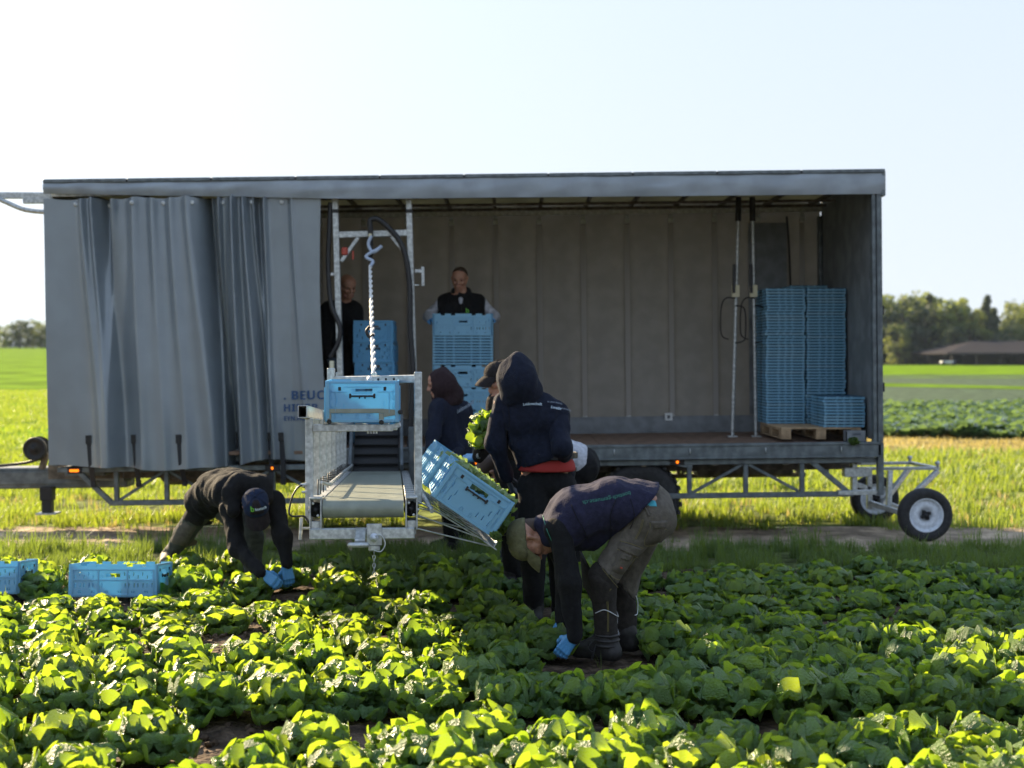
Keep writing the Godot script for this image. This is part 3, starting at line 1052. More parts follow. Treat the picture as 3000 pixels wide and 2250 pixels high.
	tube(s, curve([Vector3(3.60, 3.25, -1.18), Vector3(3.62, 2.9, -1.17), Vector3(3.64, 2.2, -1.17), Vector3(3.66, 1.2, -1.17)], 5), 0.012, 6)
	obj("tension_rope", s, M.strap, t)
	# the drawn grey curtain in front
	s = SurfaceTool.new()
	s.begin(Mesh.PRIMITIVE_TRIANGLES)
	s.set_smooth_group(1)
	var cx := 330
	var cy := 44
	var grid := []
	for i in cx + 1:
		var col := []
		var x := lerpf(-4.075, -1.39, float(i) / cx)
		var lo := hem_y(x)
		for j in cy + 1:
			var y := lerpf(lo, 3.285 - 0.02 * absf(sin(x * 7.0)), float(j) / cy)
			col.append(Vector3(x + 0.02 * smoothstep(-1.6, -1.39, x) * sin(y * 2.0), y, curtain_z(x, y)))
		grid.append(col)
	for i in cx:
		for j in cy:
			quad(s, grid[i][j], grid[i][j + 1], grid[i + 1][j + 1], grid[i + 1][j])
			var bz := Vector3(0, 0, -0.004)
			quad(s, grid[i][j] + bz, grid[i + 1][j] + bz, grid[i + 1][j + 1] + bz, grid[i][j + 1] + bz)
	var curtain := obj("side_curtain", s, M.tarp, t)
	curtain.set_meta("label", "grey folded side curtain with blue lettering")
	for c in [[-3.66, 0], [-3.22, 1], [-2.77, 0], [-2.29, 1], [-1.93, 0], [-1.81, 0]]:
		var x: float = c[0]
		s = mb()
		var zt := curtain_z(x, 0.9) + 0.006
		bar(s, Vector3(x, 0.97, zt), Vector3(x + 0.02, 0.70, curtain_z(x, 0.72) + 0.012), 0.048, 0.006, Vector3(0, 0, 1))
		bar(s, Vector3(x + 0.02, 0.70, curtain_z(x, 0.72) + 0.012), Vector3(x + 0.015, 0.50, 1.20), 0.048, 0.006, Vector3(0, 0, 1))
		obj("curtain_strap", s, M.strap, curtain)
		s = mb()
		box(s, Vector3(x, 0.94, zt + 0.008), Vector3(0.055, 0.085, 0.014))
		box(s, Vector3(x + 0.015, 0.50, 1.20), Vector3(0.05, 0.06, 0.03))
		obj("strap_buckle", s, M.black_metal, curtain)
	for i in 8:
		var x := -3.76 + i * 0.285
		s = mb()
		lathe(s, [Vector2(0.022, 0.0), Vector2(0.022, 0.008), Vector2(0.010, 0.010), Vector2(0.0, 0.004)], 12, along_z(Vector3(x, 3.22, curtain_z(x, 3.22) + 0.004)))
		obj("curtain_eyelet", s, M.galvanised, curtain)
	var say := func(x: float, text: String, y: float, h: float, squeeze: float) -> void:
		var m := lettering(text, h, true, func(p: Vector2) -> Vector3:
			var px := x + p.x * squeeze
			return Vector3(px, y + p.y, curtain_z(px, y + p.y) + 0.014))
		obj("curtain_lettering", m, M.print_blue, curtain)
	say.call(-1.775, ".", 1.30, 0.085, 1.0)
	say.call(-1.70, "BEUC", 1.30, 0.085, 1.1)
	say.call(-1.775, "HINEB", 1.185, 0.072, 1.1)
	say.call(-1.775, "EYN.HOLLAND", 1.095, 0.045, 0.92)
	# marker lamps
	for p in [[-3.83, 0.635, 1.20, 0.09], [-1.90, 0.635, 1.20, 0.02], [0.09, 0.66, 1.20, 0.02], [2.05, 0.645, 1.20, 0.025]]:
		s = mb()
		span(s, p[0] - 0.07, p[0] + 0.07, p[1] - 0.03, p[1] + 0.03, p[2] - 0.03, p[2])
		var l := obj("marker_lamp", s, M.black_metal, t)
		s = mb()
		box(s, Vector3(p[0], p[1], p[2] + 0.008), Vector3(p[3], 0.025, 0.016), Basis(), 0.005)
		obj("amber_lens", s, M.amber, l)
	# drawbar, jack and cable reel at the front
	s = mb()
	span(s, -5.6, -3.6, 0.37, 0.59, -0.16, 0.16, 0.015)
	span(s, -5.6, -3.9, 0.42, 0.55, 0.165, 0.19)
	bar(s, Vector3(-4.3, 0.53, 0.1), Vector3(-3.5, 0.53, 0.5), 0.12, 0.12)
	obj("drawbar", s, M.steel_painted, t)
	s = mb()
	span(s, -4.02, -3.62, 0.56, 0.655, 0.2, 0.9)
	obj("front_bolster", s, M.steel_painted, t)
	s = mb()
	span(s, -4.45, -4.35, 0.13, 0.40, 0.22, 0.32)
	span(s, -4.465, -4.335, 0.26, 0.40, 0.21, 0.33)
	obj("jack_leg", s, M.black_metal, t)
	s = mb()
	span(s, -4.50, -4.29, 0.115, 0.132, 0.17, 0.37)
	obj("jack_foot", s, M.galvanised, t)
	s = mb()
	lathe(s, [Vector2(0, -0.09), Vector2(0.12, -0.09), Vector2(0.125, -0.07), Vector2(0.08, -0.06), Vector2(0.08, 0.05), Vector2(0.125, 0.06), Vector2(0.12, 0.09), Vector2(0.10, 0.10), Vector2(0.09, 0.085), Vector2(0.03, 0.085), Vector2(0.03, 0.12), Vector2(0, 0.12)], 28, along_z(Vector3(-4.49, 0.80, 0.3)))
	obj("hose_reel", s, M.black_metal, t)
	s = mb()
	bar(s, Vector3(-4.45, 0.59, 0.28), Vector3(-4.40, 0.76, 0.28), 0.10, 0.05)
	obj("reel_bracket", s, M.steel_dull, t)
	s = mb()
	tube(s, curve([Vector3(-5.6, 0.62, 0.2), Vector3(-5.1, 0.61, 0.22), Vector3(-4.8, 0.63, 0.22), Vector3(-4.58, 0.66, 0.28), Vector3(-4.45, 0.70, 0.3)], 6), 0.016, 7)
	obj("hydraulic_hose", s, M.black_plastic, t)
	# light frame that sticks out at the top of the front wall
	s = mb()
	bar(s, Vector3(-5.8, 3.42, 0.6), Vector3(-4.03, 3.385, 0.6), 0.05, 0.05)
	bar(s, Vector3(-5.3, 3.36, 0.95), Vector3(-4.03, 3.335, 0.95), 0.05, 0.055)
	bar(s, Vector3(-4.36, 3.29, 0.95), Vector3(-4.03, 3.29, 0.95), 0.06, 0.05)
	obj("front_frame", s, M.galvanised, t)
	s = mb()
	tube(s, curve([Vector3(-5.5, 3.345, 0.98), Vector3(-4.72, 3.345, 0.98), Vector3(-4.55, 3.29, 0.98), Vector3(-4.33, 3.20, 0.98), Vector3(-4.03, 3.17, 0.98)], 5), 0.023, 8)
	obj("bent_tube", s, M.galvanised, t)
	# small wheels and frame behind the tail
	var cart := Node3D.new()
	put(cart, "tail_axle", t)
	s = mb()
	bar(s, Vector3(4.05, 0.505, 0.55), Vector3(4.72, 0.515, 0.75), 0.05, 0.03)
	bar(s, Vector3(4.05, 0.505, -0.1), Vector3(4.66, 0.515, 0.0), 0.05, 0.03)
	bar(s, Vector3(4.72, 0.515, 0.76), Vector3(4.66, 0.515, -0.02), 0.05, 0.03)
	bar(s, Vector3(4.07, 0.10, 0.6), Vector3(4.07, 0.52, 0.6), 0.05, 0.05)
	bar(s, Vector3(4.24, 0.10, 0.7), Vector3(4.27, 0.49, 0.65), 0.05, 0.05)
	bar(s, Vector3(4.38, 0.24, 0.95), Vector3(4.72, 0.49, 0.76), 0.05, 0.045)
	bar(s, Vector3(4.2, 0.12, 0.55), Vector3(4.55, 0.49, 0.35), 0.05, 0.045)
	bar(s, Vector3(4.07, 0.16, 0.62), Vector3(4.40, 0.06, 0.98), 0.05, 0.05)
	tube(s, [Vector3(4.40, 0.09, 1.15), Vector3(4.40, 0.09, -0.35)], 0.03, 10)
	bar(s, Vector3(3.9, 0.36, 0.6), Vector3(4.08, 0.30, 0.6), 0.05, 0.05)
	span(s, 3.62, 4.06, 0.30, 0.345, 1.12, 1.2)
	span(s, 3.70, 3.95, 0.47, 0.56, 1.0, 1.12)
	span(s, 3.78, 3.83, 0.34, 0.66, 1.0, 1.1)
	obj("tail_frame", s, M.galvanised, cart)
	s = mb()
	for p in [Vector3(4.72, 0.555, 0.76), Vector3(4.66, 0.555, -0.02)]:
		lathe(s, [Vector2(0.015, -0.05), Vector2(0.015, -0.01), Vector2(0.028, 0.01), Vector2(0.02, 0.03), Vector2(0, 0.035)], 12, Transform3D(Basis(), p))
	obj("lamp_knob", s, M.galvanised, cart)
	var w1 := Node3D.new()
	put(w1, "small_wheel", t)
	wheel(w1, Vector3(4.43, 0.112, 1.30), 0.258, 0.16, 0.165, false, M.rim_white, M.black_metal)
	var w2 := Node3D.new()
	put(w2, "small_wheel", t)
	wheel(w2, Vector3(4.35, 0.11, -0.30), 0.258, 0.16, 0.165, false, M.rim_white, M.black_metal)
	# odds and ends on the deck near the tail
	var can := thing("grey_box", "small grey crate end with a leaf over it on the deck edge", "box", Vector3(3.36, 0.865, -13.93))
	s = mb()
	panel(s, Transform3D(Basis(), Vector3(-0.1, 0, 0.06)), 0.2, 0.11, 0.01, [Rect2(0.06, 0.065, 0.08, 0.02)])
	panel(s, Transform3D(Basis(Vector3.UP, PI / 2), Vector3(0.1, 0, 0.06)), 0.12, 0.11, 0.01, [])
	panel(s, Transform3D(Basis(Vector3.UP, PI / 2), Vector3(-0.09, 0, 0.06)), 0.12, 0.11, 0.01, [])
	panel(s, Transform3D(Basis(), Vector3(-0.1, 0, -0.05)), 0.2, 0.11, 0.01, [])
	span(s, -0.1, 0.1, 0, 0.01, -0.06, 0.06)
	obj("box_body", s, M.inner_band, can)
	# two tension poles hanging from the roof
	for i in 2:
		var x0: float = [2.425, 2.57][i]
		var x1: float = [2.365, 2.62][i]
		var p := thing("roof_pole", ["left of two leaning metal poles standing on the trailer deck", "right metal pole on the trailer deck, beside the blue crate stacks"][i], "pole", Vector3(x1, 0.835, -15.25), "poles on the trailer deck")
		var top := Vector3(x0 - x1, 2.57, 0)
		s = mb()
		tube(s, [Vector3.ZERO, top * 0.93], 0.018, 10)
		obj("shaft", s, M.galvanised, p)
		s = mb()
		tube(s, [top * 0.9, top * 1.0], 0.032, 10)
		obj("sleeve", s, M.black_plastic, p)
		s = mb()
		bar(s, top * 0.60 + Vector3(-0.03, 0, 0.03), top * 0.72 + Vector3(-0.035, 0, 0.035), 0.03, 0.02)
		obj("lever", s, M.black_plastic, p)
		s = mb()
		span(s, top.x * 0.58 - 0.045, top.x * 0.58 + 0.035, 1.50, 1.63, -0.02, 0.03)
		obj("clamp", s, M.cream_tag, p)
		s = mb()
		var a := top * 0.40
		tube(s, curve([a + Vector3(-0.11 + 0.04, 0.02, 0.02), a + Vector3(-0.15, 0.08, 0.02), a + Vector3(-0.15, 0.36, 0.02), a + Vector3(-0.10, 0.46, 0.02), a + Vector3(0.0, 0.46, 0.02)], 5), 0.008, 6)
		tube(s, curve([a + Vector3(0.0, -0.02, 0.02), a + Vector3(0.08, 0.0, 0.02), a + Vector3(0.11, 0.06, 0.02), a + Vector3(0.10, 0.34, 0.02), a + Vector3(0.0, 0.38, 0.02)], 5), 0.008, 6)
		obj("hand_loop", s, M.black_metal, p)
		s = mb()
		span(s, -0.05, 0.05, 0.0, 0.015, -0.05, 0.05)
		obj("foot_plate", s, M.galvanised, p)


# ---------------------------------------------------------------- hoist frame over the conveyor

func make_gantry() -> void:
	var g := thing("hoist_frame", "galvanised goalpost frame at the trailer's side that holds up the conveyor", "frame", Vector3(-1.3585, 0.80, -13.95))
	g.scale = Vector3.ONE * 1.045
	var lean := 0.075
	var s := mb()
	for x in [-0.33, 0.36]:
		bar(s, Vector3(x + lean * 0.5, -0.05, 0), Vector3(x - lean * 0.4, 2.50, 0), 0.055, 0.06)
	obj("posts", s, M.galvanised, g)
	s = mb()
	bar(s, Vector3(-0.33, 2.0, 0), Vector3(0.36, 2.02, 0), 0.05, 0.058)
	obj("crossbar", s, M.galvanised, g)
	for e in [[-0.30, 1.75, -0.14, 1.975], [0.335, 1.79, 0.17, 1.985]]:
		s = mb()
		bar(s, Vector3(e[0], e[1], 0.005), Vector3(e[2], e[3], 0.005), 0.03, 0.035)
		obj("corner_brace", s, M.galvanised, g)
	s = mb()
	for x in [-0.355, 0.338]:
		box(s, Vector3(x, 2.22, 0), Vector3(0.066, 0.035, 0.07))
	obj("tape_band", s, M.black_plastic, g)
	s = mb()
	bar(s, Vector3(0.39, 1.66, 0.02), Vector3(0.46, 1.66, 0.02), 0.03, 0.035)
	bar(s, Vector3(0.463, 1.70, 0.02), Vector3(0.468, 1.52, 0.02), 0.03, 0.025)
	bar(s, Vector3(0.38, 1.53, 0.02), Vector3(0.43, 1.53, 0.02), 0.012, 0.012)
	bar(s, Vector3(-0.42, 1.63, 0.02), Vector3(-0.35, 1.63, 0.02), 0.03, 0.03)
	obj("side_bracket", s, M.galvanised, g)
	s = mb()
	bar(s, Vector3(-0.02, 1.80, 0.06), Vector3(-0.02, 2.07, 0.06), 0.045, 0.05)
	tube(s, [Vector3(-0.02, 1.74, 0.06), Vector3(-0.02, 1.82, 0.06)], 0.018, 8)
	obj("winch", s, M.black_metal, g)
	s = mb()
	box(s, Vector3(-0.02, 1.98, 0.09), Vector3(0.028, 0.05, 0.006))
	obj("winch_tag", s, M.cream_tag, g)
	s = mb()
	tube(s, curve([Vector3(-0.02, 2.05, 0.06), Vector3(-0.02, 2.13, 0.06), Vector3(0.05, 2.14, 0.06), Vector3(0.15, 2.06, 0.06), Vector3(0.25, 1.94, 0.05), Vector3(0.31, 1.78, 0.05), Vector3(0.345, 1.5, 0.05), Vector3(0.35, 1.1, 0.05), Vector3(0.375, 0.72, 0.05), Vector3(0.36, 0.3, 0.05), Vector3(0.33, -0.1, 0.05)], 6), 0.026, 9)
	obj("hose", s, M.black_plastic, g)
	s = mb()
	tube(s, curve([Vector3(-0.40, 2.3, 0.02), Vector3(-0.41, 2.0, 0.03), Vector3(-0.42, 1.7, 0.03), Vector3(-0.39, 1.35, 0.05), Vector3(-0.31, 1.15, 0.06), Vector3(-0.32, 1.0, 0.06), Vector3(-0.40, 0.85, 0.05)], 6), 0.022, 8)
	obj("hose", s, M.black_plastic, g)
	s = mb()
	box(s, Vector3(-0.265, 1.845, 0.02), Vector3(0.06, 0.075, 0.03), Basis(), 0.012)
	box(s, Vector3(-0.19, 1.81, 0.0), Vector3(0.018, 0.08, 0.012))
	obj("red_reflector", s, M.red_plastic, g)
	s = mb()
	lathe(s, [Vector2(0, 0), Vector2(0.022, 0), Vector2(0.022, 0.2), Vector2(0, 0.2)], 10, Transform3D(Basis(), Vector3(-0.385, 0.62, 0.05)))
	obj("bottle_valve", s, M.cream_tag, g)
	# twisted rope from the winch down to the conveyor's near end
	var top := Vector3(-1.38, 2.60, -13.86)
	var low := Vector3(-0.775, 1.60, -8.0)
	var r := thing("lifting_rope", "white twisted rope from the frame's winch down to the conveyor's end", "rope", low)
	var d := top - low
	var f := frame_of(d)
	for k in 2:
		var pts := []
		var rad := []
		var n := 300
		for i in n + 1:
			var t := float(i) / n
			var a := t * d.length() / 0.62 * TAU + PI * k
			pts.append(d * t * 0.965 + (f.x * cos(a) + f.y * sin(a)) * 0.0085 + Vector3(0, -0.06 * sin(t * PI), 0))
			rad.append(0.0086)
		s = mb()
		tube(s, pts, rad, 6)
		obj("strand", s, M.rope, r)
	s = mb()
	var e := d * 0.965
	tube(s, curve([e, e + Vector3(0.02, 0.05, -0.05), e + Vector3(-0.05, 0.10, -0.08), e + Vector3(0.06, 0.17, -0.1), e + Vector3(0.10, 0.20, -0.1), e + Vector3(0.02, 0.14, -0.1), e + Vector3(-0.03, 0.22, -0.12), e + Vector3(0.0, 0.30, -0.13)], 5), 0.016, 7)
	obj("knotted_sling", s, M.sling, r)
	s = mb()
	tube(s, curve([d * 0.27 + Vector3(-0.02, 0.03, 0), d * 0.27 + Vector3(-0.04, 0.0, 0.01), d * 0.27 + Vector3(-0.02, -0.04, 0.01), d * 0.27 + Vector3(0.01, -0.02, 0.01)], 5), 0.011, 7)
	obj("rope_clip", s, M.black_metal, r)


# ---------------------------------------------------------------- conveyor

func make_conveyor() -> void:
	var c := thing("harvest_conveyor", "galvanised harvest conveyor with pale belt hanging between pickers and trailer", "conveyor", Vector3(-0.81, 0.71, -7.7))
	c.basis = Basis.looking_at(Vector3(-0.082, -0.052, -1.0))
	var g: Material = M.galvanised
	var L := 5.45
	var s := mb()
	# belt: flat top, turned round a roller at the near end
	s.set_smooth_group(1)
	var prof := []
	prof.append(Vector2(-L, 0.213))
	for i in 9:
		var a := PI / 2 - PI * i / 8.0
		prof.append(Vector2(cos(a) * 0.049, 0.164 + sin(a) * 0.049))
	prof.append(Vector2(-L, 0.115))
	for i in prof.size() - 1:
		var p: Vector2 = prof[i]
		var q: Vector2 = prof[i + 1]
		for k in 6:
			var x0 := lerpf(-0.215, 0.222, k / 6.0)
			var x1 := lerpf(-0.215, 0.222, (k + 1) / 6.0)
			quad(s, Vector3(x0, p.y, p.x), Vector3(x1, p.y, p.x), Vector3(x1, q.y, q.x), Vector3(x0, q.y, q.x))
	obj("belt", s, M.belt, c)
	s = mb()
	span(s, -0.205, 0.212, 0.13, 0.20, -L, -0.03)
	obj("belt_bed", s, M.steel_dull, c)
	# near side housings with bearings
	for side in [-1.0, 1.0]:
		var x: float = -0.252 if side < 0 else 0.264
		var h := Node3D.new()
		put(h, "roller_housing", c)
		s = mb()
		span(s, x - 0.033, x + 0.033, 0.218, 0.230, -0.18, 0.06, 0.003)
		span(s, x - 0.033, x - 0.025, 0.05, 0.217, -0.16, 0.055, 0.002)
		span(s, x + 0.025, x + 0.033, 0.05, 0.217, -0.16, 0.055, 0.002)
		span(s, x - 0.024, x + 0.024, 0.06, 0.10, -0.02, 0.04, 0.002)
		obj("housing_plate", s, g, h)
		s = mb()
		lathe(s, [Vector2(0.0, -0.03), Vector2(0.04, -0.03), Vector2(0.042, 0.0), Vector2(0.03, 0.012), Vector2(0.018, 0.018), Vector2(0.018, 0.03), Vector2(0, 0.032)], 18, along_z(Vector3(x, 0.16, 0.0)))
		obj("bearing", s, M.black_metal, h)
		s = mb()
		for p in [Vector2(-0.015, 0.195), Vector2(0.012, 0.13), Vector2(side * 0.036, 0.158)]:
			lathe(s, [Vector2(0.008, 0), Vector2(0.008, 0.01), Vector2(0, 0.012)], 6, along_z(Vector3(x + p.x, p.y, 0.025)), false)
		obj("bolts", s, g, h)
	for e in [[0.232, 0.296], [-0.284, -0.222]]:
		s = mb()
		span(s, e[0], e[1], 0.12, 0.214, -L, -0.185)
		obj("side_rail", s, g, c)
	s = mb()
	for i in 18:
		var z := -0.22 - i * 0.29
		span(s, 0.231, 0.298, 0.2145, 0.2155, z - 0.006, z + 0.006, 0.0)
	obj("rail_joints", s, M.black_metal, c)
	# lower beam with hook plate
	s = mb()
	span(s, -0.285, 0.282, 0.0, 0.062, -0.01, 0.055, 0.006)
	obj("lower_beam", s, g, c)
	s = mb()
	for x in [-0.25, 0.27]:
		span(s, x - 0.03, x + 0.02, 0.02, 0.10, -0.25, -0.012)
	obj("beam_gusset", s, g, c)
	s = mb()
	span(s, 0.022, 0.104, -0.03, 0.086, 0.06, 0.075)
	span(s, 0.032, 0.094, -0.062, -0.028, 0.0605, 0.0745, 0.006)
	obj("hook_plate", s, g, c)
	s = mb()
	lathe(s, [Vector2(0.024, 0), Vector2(0.024, 0.006), Vector2(0.011, 0.008), Vector2(0.011, 0.03), Vector2(0, 0.032)], 14, along_z(Vector3(0.062, 0.012, 0.076)))
	obj("hitch_pin", s, M.rim_white, c)
	s = mb()
	tube(s, curve([Vector3(0.062, 0.02, 0.1), Vector3(0.10, 0.025, 0.1), Vector3(0.122, -0.02, 0.1), Vector3(0.10, -0.06, 0.1), Vector3(0.06, -0.055, 0.1)], 6), 0.004, 6)
	obj("pin_clip", s, g, c)
	s = mb()
	bar(s, Vector3(-0.01, 0.055, 0.06), Vector3(-0.012, -0.005, 0.16), 0.055, 0.03)
	lathe(s, [Vector2(0, -0.012), Vector2(0.05, -0.012), Vector2(0.058, 0), Vector2(0.05, 0.012), Vector2(0, 0.014)], 24, Transform3D(Basis().scaled(Vector3(1.05, 1.0, 0.8)), Vector3(-0.018, -0.018, 0.18)))
	obj("tow_lug", s, g, c)
	for i in 6:
		s = mb()
		var cy := -0.072 - i * 0.022
		var ring := []
		for k in 9:
			var a := TAU * k / 8.0
			ring.append(Vector3(0.062 + (cos(a) * 0.007 if i % 2 else 0.0), cy + sin(a) * 0.013, 0.067 + (0.0 if i % 2 else cos(a) * 0.007)))
		tube(s, ring, 0.0026, 5, false)
		obj("chain_link", s, g, c)
	# crank handle on the left
	s = mb()
	tube(s, [Vector3(-0.33, 0.118, 0.0), Vector3(-0.336, 0.0, 0.0)], 0.0095, 10)
	tube(s, [Vector3(-0.333, 0.06, 0.0), Vector3(-0.27, 0.06, -0.02)], 0.007, 8)
	obj("crank_handle", s, g, c)
	s = mb()
	tube(s, curve([Vector3(-0.31, 0.295, -0.02), Vector3(-0.345, 0.285, -0.01), Vector3(-0.375, 0.24, 0.0), Vector3(-0.392, 0.18, 0.0), Vector3(-0.395, 0.14, 0.0), Vector3(-0.37, 0.125, 0.0), Vector3(-0.315, 0.125, 0.0), Vector3(-0.29, 0.09, 0.0)], 6), 0.0055, 7)
	obj("cable", s, M.black_plastic, c)
	s = mb()
	tube(s, [Vector3(-0.335, 0.292, -0.02), Vector3(-0.305, 0.297, -0.02)], 0.010, 8)
	tube(s, [Vector3(-0.33, 0.255, -0.02), Vector3(-0.305, 0.255, -0.02)], 0.007, 8)
	obj("cable_gland", s, g, c)
	# left side: post row and upper tube that carries the crate rack
	s = mb()
	span(s, -0.312, -0.268, 0.10, 0.655, -0.07, -0.03)
	obj("front_post", s, g, c)
	for i in 7:
		var z := -0.50 - i * 0.74
		s = mb()
		span(s, -0.305, -0.255, 0.10, 0.655, z - 0.012, z + 0.012)
		obj("rack_post", s, g, c)
	s = mb()   # square tube, open at the near end
	var tx := -0.311
	var ty := 0.689
	span(s, tx - 0.024, tx + 0.024, ty + 0.029, ty + 0.033, -L, 0.22, 0.001)
	span(s, tx - 0.024, tx + 0.024, ty - 0.033, ty - 0.029, -L, 0.22, 0.001)
	span(s, tx - 0.024, tx - 0.020, ty - 0.0285, ty + 0.0285, -L, 0.22, 0.001)
	span(s, tx + 0.020, tx + 0.024, ty - 0.0285, ty + 0.0285, -L, 0.22, 0.001)
	obj("rack_tube", s, g, c)
	s = mb()
	span(s, tx - 0.0195, tx + 0.0195, ty - 0.028, ty + 0.028, -0.5, -0.45, 0.0)
	obj("tube_plug", s, M.black_plastic, c)
	s = mb()
	span(s, -0.305, -0.265, 0.085, 0.12, -L, -0.08)
	obj("lower_rail", s, g, c)
	# crate tray
	s = mb()
	span(s, -0.267, 0.165, 0.583, 0.622, -0.06, 0.0, 0.003)
	bar(s, Vector3(0.15, 0.603, -0.03), Vector3(0.206, 0.622, -0.03), 0.058, 0.030)
	obj("tray_front_beam", s, g, c)
	for i in 6:
		s = mb()
		span(s, -0.267, 0.19, 0.59, 0.618, -0.75 - i * 0.8, -0.70 - i * 0.8)
		obj("tray_cross_beam", s, g, c)
	s = mb()
	for x in [-0.16, -0.02, 0.12]:
		span(s, x - 0.02, x + 0.02, 0.6225, 0.630, -L + 0.6, -0.01)
	span(s, 0.196, 0.202, 0.615, 0.70, -L + 0.6, 0.0)
	span(s, -0.216, -0.210, 0.615, 0.70, -L + 0.6, 0.0)
	obj("tray_runners", s, g, c)
	s = mb()
	var zf := 0.035
	span(s, -0.19, 0.118, 0.682, 0.706, zf - 0.004, zf + 0.004, 0.002)
	span(s, -0.19, -0.168, 0.628, 0.6815, zf - 0.004, zf + 0.004, 0.002)
	span(s, 0.088, 0.116, 0.625, 0.6815, zf - 0.004, zf + 0.004, 0.002)
	quad(s, Vector3(0.1165, 0.66, zf + 0.004), Vector3(0.1165, 0.704, zf + 0.004), Vector3(0.205, 0.698, zf + 0.004), Vector3(0.205, 0.676, zf + 0.004))
	quad(s, Vector3(0.1165, 0.66, zf - 0.004), Vector3(0.205, 0.676, zf - 0.004), Vector3(0.205, 0.698, zf - 0.004), Vector3(0.1165, 0.704, zf - 0.004))
	obj("stop_bracket", s, M.belt, c)
	s = mb()
	for p in [Vector2(-0.179, 0.636), Vector2(0.102, 0.632), Vector2(0.204, 0.687)]:
		lathe(s, [Vector2(0.013, -0.02), Vector2(0.013, 0.006), Vector2(0.007, 0.008), Vector2(0, 0.002)], 12, along_z(Vector3(p.x, p.y, zf + 0.006)))
	obj("bracket_bolts", s, M.black_metal, c)
	s = mb()
	for x in [-0.14, -0.12, 0.03, 0.045, 0.06, 0.075]:
		s = mb()
		lathe(s, [Vector2(0.007, 0), Vector2(0.007, 0.012), Vector2(0, 0.013)], 6, Transform3D(Basis(), Vector3(x, 0.571, -0.02)), false)
		obj("tray_nut", s, g, c)
	# lifting frame: two tall posts and a drilled crossbar
	s = mb()
	span(s, -0.222, -0.176, 0.60, 0.955, -0.66, -0.62)
	obj("lift_post", s, g, c)
	s = mb()
	span(s, 0.283, 0.328, 0.17, 0.918, -0.30, -0.25)
	obj("lift_post", s, g, c)
	s = mb()
	bar(s, Vector3(-0.20, 0.884, -0.66), Vector3(0.30, 0.880, -0.30), 0.042, 0.045)
	obj("lift_crossbar", s, g, c)
	s = mb()
	var u := (Vector3(0.30, 0.880, -0.30) - Vector3(-0.20, 0.884, -0.66)).normalized()
	var n := Vector3(-u.z, 0, u.x)
	for k in 3:
		var p := Vector3(-0.20, 0.884, -0.66) + u * (0.36 + k * 0.055) + n * 0.0215
		lathe(s, [Vector2(0.0075, 0.0), Vector2(0.0075, 0.0008), Vector2(0, 0.0008)], 12, Transform3D(Basis(u, n, Vector3.UP).orthonormalized(), p))
	obj("bar_hole", s, M.black_plastic, c)
	s = mb()
	var pb := Vector3(-0.20, 0.884, -0.66) + u * 0.30 + n * 0.021
	lathe(s, [Vector2(0.022, 0), Vector2(0.022, 0.005), Vector2(0.013, 0.006), Vector2(0.012, 0.014), Vector2(0, 0.015)], 16, Transform3D(Basis(u, n, Vector3.UP).orthonormalized(), pb))
	obj("rope_bolt", s, M.rim_white, c)
	s = mb()
	box(s, Vector3(-0.165, 0.915, -0.63), Vector3(0.015, 0.03, 0.02))
	obj("post_bolt", s, g, c)
	# guard rod with wire loops along the belt's left edge
	s = mb()
	tube(s, [Vector3(-0.235, 0.30, -0.25), Vector3(-0.195, 0.285, -0.30), Vector3(-0.20, 0.285, -4.8)], 0.0095, 8)
	obj("guard_rod", s, g, c)
	for i in 14:
		s = mb()
		var z := -0.35 - i * 0.3
		tube(s, [Vector3(-0.26, 0.215, z), Vector3(-0.26, 0.31, z), Vector3(-0.20, 0.30, z - 0.02)], 0.004, 6)
		obj("wire_loop", s, M.black_metal, c)
	# slanting wire shelf for the crates on the right
	for i in 7:
		s = mb()
		var z := -0.10 - i * 0.38
		tube(s, [Vector3(0.30, 0.195, z), Vector3(0.36, 0.165, z), Vector3(0.70, -0.045, z)], 0.0048, 6)
		if i % 3 == 0:
			tube(s, [Vector3(0.30, 0.045, z), Vector3(0.70, -0.055, z)], 0.0048, 6)
			tube(s, [Vector3(0.30, 0.12, z), Vector3(0.62, 0.0, z)], 0.0042, 6)
		obj("shelf_wire", s, g, c)
	s = mb()
	tube(s, [Vector3(0.375, 0.150, 0.03), Vector3(0.345, 0.20, -0.25), Vector3(0.345, 0.20, -2.6)], 0.0135, 12)
	obj("shelf_tube", s, g, c)
	s = mb()
	var rb := Basis(Vector3(0, 0, 1), -0.61)
	box(s, Vector3(0.735, -0.02, -1.2), Vector3(0.006, 0.075, 2.4), rb)
	box(s, Vector3(0.695, -0.045, -1.2), Vector3(0.08, 0.006, 2.4), rb)
	obj("shelf_stop", s, g, c)
	# steep dark belt that lifts the lettuce onto the trailer
	s = mb()
	var p0 := Vector3(0, 0.19, -L + 0.12)
	var p1 := Vector3(0, 0.62, -L - 0.45)
	bar(s, p0, p1, 0.42, 0.05)
	obj("steep_belt", s, M.belt_black, c)
	for i in 5:
		s = mb()
		var q := p0.lerp(p1, 0.12 + i * 0.2)
		box(s, q + Vector3(0, 0.035, 0.03), Vector3(0.40, 0.03, 0.012), frame_of(p1 - p0))
		obj("belt_cleat", s, M.belt_black, c)
	for x in [-0.235, 0.235]:
		s = mb()
		bar(s, p0 + Vector3(x, 0.02, 0.05), p1 + Vector3(x, 0.06, 0), 0.03, 0.16)
		obj("steep_side_plate", s, M.steel_painted, c)
	s = mb()
	span(s, 0.30, 0.36, 0.0, 0.62, -L - 0.2, -L - 0.1)
	span(s, -0.36, -0.30, 0.0, 0.62, -L - 0.2, -L - 0.1)
	obj("end_support", s, M.steel_painted, c)


# ---------------------------------------------------------------- crates

